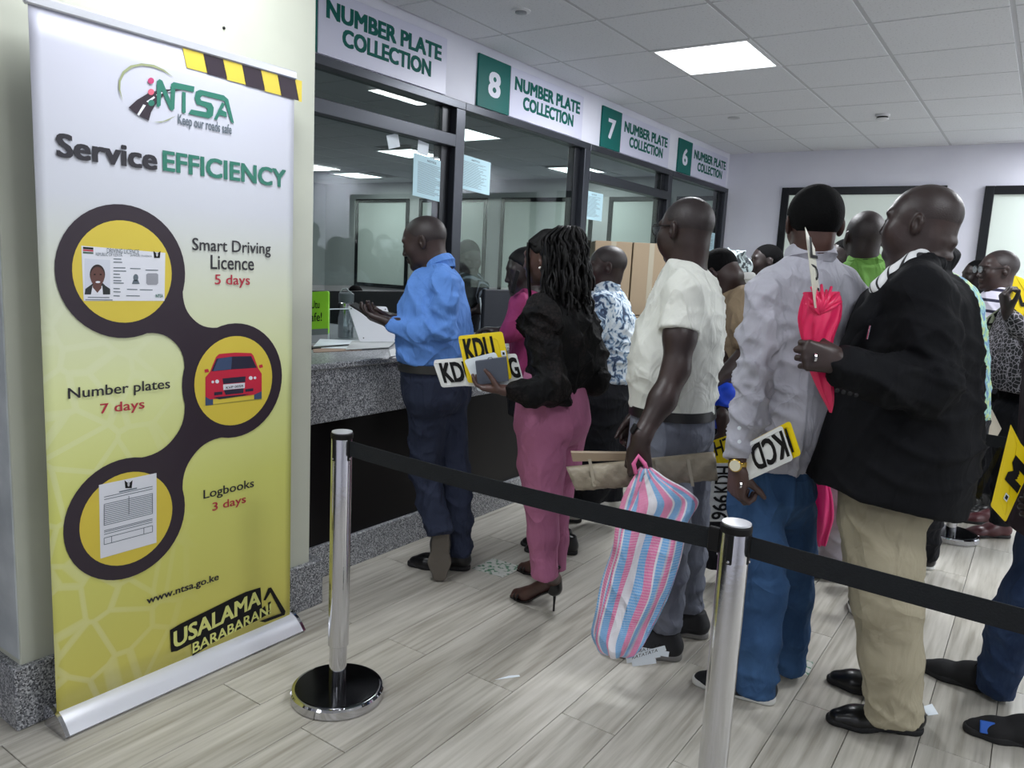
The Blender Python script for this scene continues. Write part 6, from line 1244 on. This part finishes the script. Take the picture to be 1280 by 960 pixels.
def small_plate(label, O, X, Y, m, txt, box, rot=0):
    t = quad_thing('number_plate', label, 'number plate', O, X, Y, m, rim=m)
    for s_, b_ in zip(txt, box): plate_text(t, s_, O, X, Y, b_, rot=rot)
    return t
DK = 4.02; O = at(1258, 388, DK); X = at(1282, 408, DK)-O; Y = at(1276, 346, DK)-O; small_plate('yellow number plate held up by the squiggle-print sleeve', O, X, Y, YPL, ['M', '09'], [(.08, .2, .9, .62), (.1, -.0, .95, .18)][:2])
DK = 4.5; O = at(1232, 417, DK-.1); X = at(1258, 398, DK-.1)-O; Y = at(1225, 403, DK-.1)-O; small_plate('pale number plate KB tilted below the striped shirt', O, X*1.15, Y, pm('dull_plate', (150, 158, 136), .4), ['KB'], [(.06, .15, .9, .9)])
DK = 4.1; t = tag(slab('paper_folder', [(1206, 524), (1240, 512), (1252, 536), (1247, 545), (1206, 541)], .004, pm('beige_card', (186, 178, 162), .6), None, DK), 'beige card folder between the two far barrier belts', 'folder')
# person at the right edge in navy jeans
SW = fabric('maroon_grey_sweater', (58, 48, 56), .9); P18 = crowd('person in dark sweater and navy jeans at the right edge, only legs in view', 2.5, 82, (1372, 262, 90, 0, 0), [(318, 1356, 1400, .9), (335, 1336, 1424, .75), (360, 1318, 1440, .7), (420, 1306, 1446, .7), (500, 1298, 1440, .72), (580, 1290, 1430, .76), (640, 1276, 1420, .8), (672, 1272, 1415, .8)], SW, near=True, trousers=fabric('navy_denim', (38, 54, 84), .85, noise=(9, (52, 70, 102), 4)),
    legs=[[(1330, 690, -.02, .115), (1292, 745, .0, .092), (1268, 775, .06, .082), (1243, 862, .14, .066)], [(1352, 690, .0, .12), (1345, 790, -.12, .09), (1338, 900, -.2, .07)]], feet=[(FL(1258, 872), FL(1258, 872)+nrm(FL(1158, 838)-FL(1258, 872))*.29), (FL(1330, 938), FL(1330, 938)+nrm(FL(1222, 916)-FL(1330, 938))*.29)], shoem=KNIT, laces=INK, sstyle='sneaker',
    arms=[([(1380, 350, -.16, .07), (1392, 450, -.2, .065), (1370, 540, -.22, .055), (1330, 600, -.2, .05), (1318, 640, -.2, .045)], [(1330, 600, -.2, .03), (1322, 650, -.14, .028)], dict(fwd=imdir(-1, -.5, .1), palm=imdir(-.3, .1, 1), thumb_side=imdir(-.5, -1, 0), curl=(55, 65, 40)))], fat=0)
q_ = FL(1330, 938)+nrm(FL(1222, 916)-FL(1330, 938))*.235; x_ = nrm(FL(1222, 916)-FL(1330, 938)); y_ = np.cross(UP, x_); y_ = y_ if y_ @ WH < 0 else -y_; MB().boxo(q_+y_*.036+UP*.044, x_*.022, nrm(y_*.45-UP)*.020, nrm(y_+UP*.45)*.004, .002).build('blue_tape', pm('blue_tape', (40, 96, 190), .5), P18.o)
DK = 2.38; O = at(1257, 653, DK); X = at(1283, 596, DK)-O; Y = at(1238, 632, DK)-O; Xf = nrm(X)*.22; t = quad_thing('number_plate', 'yellow number plate with letter M hanging from the hand at the right edge', 'number plate', O, Xf, Y, YPL, rim=YPL); Pm = at(1266, 622, DK)
lettering('M', O+Xf*.44+Y*.08, Xf*.38, Y*.84, INK, t, bold=.06, eps=.0024)
MB().boxo(O+Xf*.27+Y*.5+nrm(np.cross(X, Y))*.003, nrm(X)*.010, nrm(Y)*.008, nrm(np.cross(X, Y))*.0006).build('sticker', PAPER, t); MB().boxo(O+Xf*.27+Y*.5+nrm(np.cross(X, Y))*.004, nrm(X)*.006, nrm(Y)*.005, nrm(np.cross(X, Y))*.0006).build('hole_mark', INK, t)
DK = 2.46; O = at(1240, 640, DK); X = at(1268, 590, DK)-O; Y = at(1218, 618, DK)-O; t = quad_thing('clear_sleeve', 'clear plastic plate sleeve behind the hanging yellow M plate', 'sleeve', O, X*1.2, Y*1.05, m_glass('clear_film', (.75, .76, .78), .7), .002)
# far pair of black shoes and trousers right of the far post
P19 = crowd('person in black trousers and black shoes standing beyond the maroon shoes', 5.25, 80, (1222, 345, 84, 4, 0), [(364, 1212, 1236, .9), (372, 1208, 1240, .75), (390, 1206, 1243, .7), (440, 1206, 1244, .7), (480, 1208, 1244, .7)], SUIT, feet=[(FL(1236, 636), FL(1236, 636)+LH*.28), (FL(1226, 618), FL(1226, 618)+LH*.28)], legs=[[(1224, 520, 0, .10), (1226, 590, 0, .07), (1228, 622, 0, .055)], [(1222, 520, .1, .10), (1218, 580, .1, .07), (1216, 606, .1, .055)]], hk=.95, hair='crop')
# ================================================================ ON AND BEHIND THE COUNTER
ZC = 1.012
def onc(u, v): return onp(u, v, 2, ZC)
def sheet(name, label, cat, quad, m, th=.0012, z=ZC, lift=0.0, group=None):
    q = [onp(u, v, 2, z) for u, v in quad]; q = [p+UP*lift for p in q]; return tag(MB().prism(q, UP*th).build(name, m), label, cat, group)
for i, (q, m_, lf_, lb) in enumerate((
    ([(392, 441), (452, 438), (448, 431), (390, 433)], pm('kraft_paper', (150, 128, 112), .7), 0, 'brown envelope lowest in the paper pile beside the pillar'),
    ([(390, 436), (440, 437), (470, 428), (400, 425)], PAPER, .003, 'white papers spread on the counter beside the pillar'),
    ([(432, 439), (486, 436), (497, 426), (440, 428)], pm('grey_folder', (186, 190, 190), .5), .006, 'pale folder lying on the counter edge before the white panel'),
    ([(488, 447), (508, 443), (505, 436), (486, 438)], pm('clear_wrap', (176, 180, 180), .25), .002, 'crumpled clear wrapper at the counter edge by the blue shirt'))):
    if i == 2: q = [(q[0][0], q[0][1]), q[1], q[2], q[3]]
    sheet('paper_sheet' if i < 2 else ('folder' if i == 2 else 'wrapper'), lb, 'paper' if i < 2 else ('folder' if i == 2 else 'wrapper'), q, m_, .003, lift=lf_)
# leaning white panel
A_ = onc(453, 428); B_ = onc(505, 428); dpt = onc(446, 424); A_ = onp(450, 427, 2, ZC+.012); B_ = A_+nrm(onp(500, 427, 2, ZC+.012)-A_)*.22; up_ = nrm(UP+nrm(np.cross(UP, B_-A_))*.25*(1 if np.cross(UP, B_-A_) @ WH > 0 else -1)-nrm(B_-A_)*.30)
t = quad_thing('white_panel', 'white sheet metal panel leaning on the counter beside the steel flask', 'panel', A_, B_-A_, up_*.205, pm('white_enamel', (228, 230, 236), .3), .006)
for a_, b_ in ((.06, .92), (.94, .92), (.82, .86), (.82, .80), (.12, .1)): MB().lathe(A_+(B_-A_)*a_+up_*.205*b_+nrm(np.cross(B_-A_, up_))*.0006, [(.0035, 0), (.003, .001)], 10, nrm(B_-A_), up_, nrm(np.cross(B_-A_, up_))).build('rivet', INK, t)
c = onp(432, 422, 2, ZC); t = empty('steel_flask', c, 'tall steel flask with grey lid and loop handle beside the pillar', 'flask'); auto_smooth(MB().lathe(c, [(.042, 0), (.045, .006), (.045, .20), (.04, .207)], 32).build('flask_body', CHROME, t)); auto_smooth(MB().lathe(c+UP*.205, [(.041, 0), (.044, .01), (.044, .05), (.03, .058)], 32).build('lid', pm('grey_plastic', (96, 102, 106), .4), t)); MB().tube([c+UP*.262+nrm(VR*[1, 1, 0])*x_+UP*z_ for x_, z_ in ((-.035, -.03), (-.034, .0), (-.02, .02), (.0, .022), (.015, .005), (.03, 0))], .005, 8).build('loop_handle', pm('pale_plastic', (170, 176, 178), .4), t, True)
# green vest-like poster hanging behind
PG = pm('lime_bag', (142, 214, 40), .5); O = at(372, 420, 4.0); X = at(410, 418, 4.0)-O; Y = at(372, 366, 4.0)-O; t = quad_thing('reusable_bag', 'lime green bag with black lettering behind the glass next to the pillar', 'bag', O, X, Y, PG, .03); lettering([('Utu', .45, .62, .72, .8), ('safe!', .32, .32, .80, .52)], O, X, Y, INK, t, bold=.01, eps=.002); MB().prism([O+X*0+Y*.0, O+X*1+Y*0, O+X*1+Y*.14, O+Y*.14], -WH*.001).build('grey_hem', pm('grey_hem_cloth', (110, 120, 120), .7), t)
t = empty('side_desk', (-3.8, 2.85, 0), 'grey desk behind the counter carrying the steel flask and papers', 'desk'); MB().box(-4.35, -3.21, 2.2, 3.72, .98, 1.012, .003).build('desk_top', pm('grey_laminate', (120, 124, 128), .4), t); MB().box(-4.33, -4.30, 2.22, 3.7, 0, .98).build('side_panel', DKM if 'DKM' in dir() else FRAMED, t)
# acrylic screens on the counter
def screen(ya, yb, x0_, h_, label):
    t = empty('acrylic_screen', (x0_, (ya+yb)/2, ZC), label, 'screen'); MB().box(x0_-.003, x0_+.003, ya, yb, ZC, ZC+h_).build('sheet', ACRYL, t); MB().box(x0_-.004, x0_+.004, ya, yb, ZC+h_, ZC+h_+.005).build('top_edge', PAPER, t); MB().box(x0_-.004, x0_+.004, ya-.005, ya, ZC, ZC+h_).build('side_edge', PAPER, t)
q_ = onc(411, 425); screen(q_[1], q_[1]+.32, q_[0], .17, 'low clear acrylic screen in front of the steel flask'); screen(4.62, 5.0, -3.0, .12, 'low clear acrylic screen right of the clerk')
# office desk row, monitors, chairs, cartons
DKM = pm('black_desk', (30, 31, 35), .5); MONM = pm('monitor_plastic', (24, 28, 36), .4); CARD = pm('brown_carton', (150, 132, 108), .75)
t = empty('office_desk', (-5.3, 4.6, 0), 'long dark office desk behind the counter glass', 'desk'); MB().box(-5.75, -4.75, 2.2, 6.9, .90, .94, .004).build('desk_top', DKM, t); MB().box(-4.82, -4.78, 2.2, 6.3, 0, 1.20).build('modesty_panel', DKM, t)
def monitor(x, y, z, a, label, wv=.5, hv=.3):
    t = empty('monitor', (x, y, z), label, 'monitor'); f = np.array([math.cos(a), math.sin(a), 0]); s_ = np.cross(UP, f); c = np.array([x, y, z])
    MB().boxo(c+UP*(hv/2+.1), s_*wv/2, UP*hv/2, f*.018, .006).build('screen_shell', MONM, t); MB().boxo(c+UP*.08-f*.01, s_*.03, UP*.08, f*.012).build('stand', MONM, t); MB().boxo(c+UP*.006, s_*.11, UP*.006, f*.08, .003).build('foot', MONM, t); MB().lathe(c+UP*(hv/2+.1)+f*.0185, [(.014, 0), (.013, .001)], 16, s_, UP, f).build('badge', pm('monitor_badge', (70, 78, 92), .4), t)
p = at(612, 412, 4.9); monitor(p[0]-.0, p[1]+.25, .94, -.3, 'back of a black monitor right of the clerk', .5, .28)
p = at(410, 400, 5.0); monitor(-5.2, 2.85, 1.04, .2, 'black monitor in the office beyond the lime green bag', .42, .28); monitor(-5.2, 3.9, 1.04, -.1, 'dark monitor in the office behind the blue shirted man', .46, .28)
def chair(x, y, label):
    t = empty('office_chair', (x, y, 0), label, 'office chair'); c = np.array([x, y, 0.]); S = SDF().ell(c+UP*1.02, (.07, .25, .27)); S.cut(c+UP*.8, (0, 0, -1)); V, Q = S.mesh(.02); mk('backrest', V, Q, DKM, t, True); auto_smooth(MB().boxo(c+[.2, 0, .55], (.25, 0, 0), (0, .25, 0), (0, 0, .04), .02).build('seat', DKM, t)); MB().lathe(c+[.2, 0, .06], [(.03, 0), (.03, .46)], 16).build('column', INK, t)
    mb = MB()
    for k in range(5): a = k*1.2566; mb.boxo(c+[.2, 0, .06]+np.array([math.cos(a), math.sin(a), 0])*.14, np.array([math.cos(a), math.sin(a), 0])*.15, np.array([-math.sin(a), math.cos(a), 0])*.02, UP*.015)
    mb.build('star_base', INK, t)
chair(-5.9, 3.0, 'black office chair back seen through the glass above the lime bag'); chair(-5.9, 4.35, 'black office chair back behind the steel flask')
p = at(425, 345, 5.9)
P20 = crowd('seated clerk far inside the office, only the dark head top showing above the chairs', 7.6, 200, (444, 372, 190, 25, 0), [(394, 432, 456, .9), (400, 426, 462, .75), (420, 424, 464, .7), (440, 425, 463, .7)], SUIT, hair='crop')
for i, (u_, k_, lb) in enumerate(((757, 0, 'lower brown carton left of the last tall post behind the glass'), (757, 1, 'middle brown carton of the left stack behind the glass'), (757, 2, 'top brown carton of the left stack behind the glass'), (803, 0, 'bottom brown carton of the right stack behind the glass'), (803, 1, 'middle brown carton of the right stack behind the glass'), (803, 2, 'top brown carton of the right stack behind the white T-shirt man'))):
    q = at(u_, 400, 6.3)*[1, 1, 0]; s_ = nrm(VR*[1, 1, 0]); z0_ = .57*k_; t = empty('carton', q+UP*z0_, lb, 'box'); MB().boxo(q+UP*(z0_+.284), s_*.145, WH*.2, UP*.282, .004).build('carton_body', CARD, t); MB().boxo(q+UP*(z0_+.284)-WH*.201, s_*.02, WH*.0008, UP*.28).build('tape', TA, t)
# notices on the glass
def notice(y0, z0, y1, z1, label, x=GX+.036, tilt=0.0):
    t = empty('glass_notice', (x, (y0+y1)/2, z0), label, 'notice'); s_ = np.array([0, 1, tilt]); O = np.array([x, y0, z0]); X = nrm(s_)*(y1-y0); Y = UP*(z1-z0); MB().prism([O, O+X, O+X+Y, O+Y], (.0012, 0, 0)).build('sheet', NOTICE, t)
    lettering('NOTICE', O+X*.38+Y*.88+np.array([.0012, 0, 0]), X*.26, Y*.055, GREYINK, t, bold=.02); mb = MB(); rg = random.Random(int(y0*100))
    for k in range(22):
        b_ = .82-.034*k; 
        if b_ < .06: break
        q = O+X*.12+Y*b_+np.array([.0016, 0, 0]); w_ = .76*(rg.uniform(.6, 1)); mb.add([q, q+X*w_, q+X*w_+Y*.010, q+Y*.010], [(0, 1, 2, 3)])
    tag(mb.build('text_lines', GREYINK, t), kind='stuff')
notice(3.285, 1.835, 3.585, 2.065, 'pale blue notice on the glass above the blue shirted man', tilt=-.06, x=GX-.012); notice(3.685, 1.92, 4.0, 2.12, 'pale blue notice just right of the first tall post', tilt=-.04, x=GX-.012); notice(5.20, 1.86, 5.50, 2.07, 'pale blue notice on the third glass bay', x=GX-.012); notice(7.72, 1.74, 8.02, 1.93, 'small pale notice on the last glass bay near the far wall', x=GX-.012)
for k, (y_, z_, a_) in enumerate(((3.08, 2.10, .3), (3.32, 2.10, -.1))):
    s_ = np.array([0, math.cos(a_), math.sin(a_)]); u_ = np.array([0, -math.sin(a_), math.cos(a_)]); tag(MB().boxo((GX-.011, y_+.04, z_), s_*.045, u_*.035, (.001, 0, 0)).build('paper_scrap', PAPER), ('left' if k == 0 else 'right')+' one of two small white paper scraps under the window rail', 'paper')
# ---------------------------------------------------------------- litter on the floor
def litter(name, label, cat, quad, m, th=.0008):
    return tag(MB().prism([FL(u, v)+UP*.0006 for u, v in quad], UP*th).build(name, m), label, cat)
m, nt, b = nodes('worn_floor_sticker'); mp = mapping(nt, (1, 1, 1)); n_ = N(nt, 'ShaderNodeTexNoise', Scale=38.0, Detail=4.0); nt.links.new(mp.outputs[0], n_.inputs['Vector']); r_ = ramp(nt, n_.outputs['Fac'], [(0, (40, 104, 74)), (.42, (74, 130, 96)), (.47, (196, 198, 192)), (1, (214, 214, 210))]); nt.links.new(r_.outputs[0], b.inputs['Base Color'])
litter('floor_sticker', 'worn white and green sticker on the floor left of the high heels', 'sticker', [(590, 711), (628, 722), (655, 709), (616, 698)], m)
litter('paper_strip', 'thin white strip lying on the floor in front of the woven bag', 'paper', [(619, 850), (650, 846), (649, 844), (636, 845)], PAPER); litter('floor_sticker', 'small green and white sticker on the floor beside the blue jeans', 'sticker', [(1000, 842), (1010, 845), (1017, 828), (1006, 825)], m)
litter('paper_scrap', 'white paper scrap on the floor right of the khaki trousers', 'paper', [(1152, 884), (1160, 895), (1173, 893), (1165, 880)], PAPER)
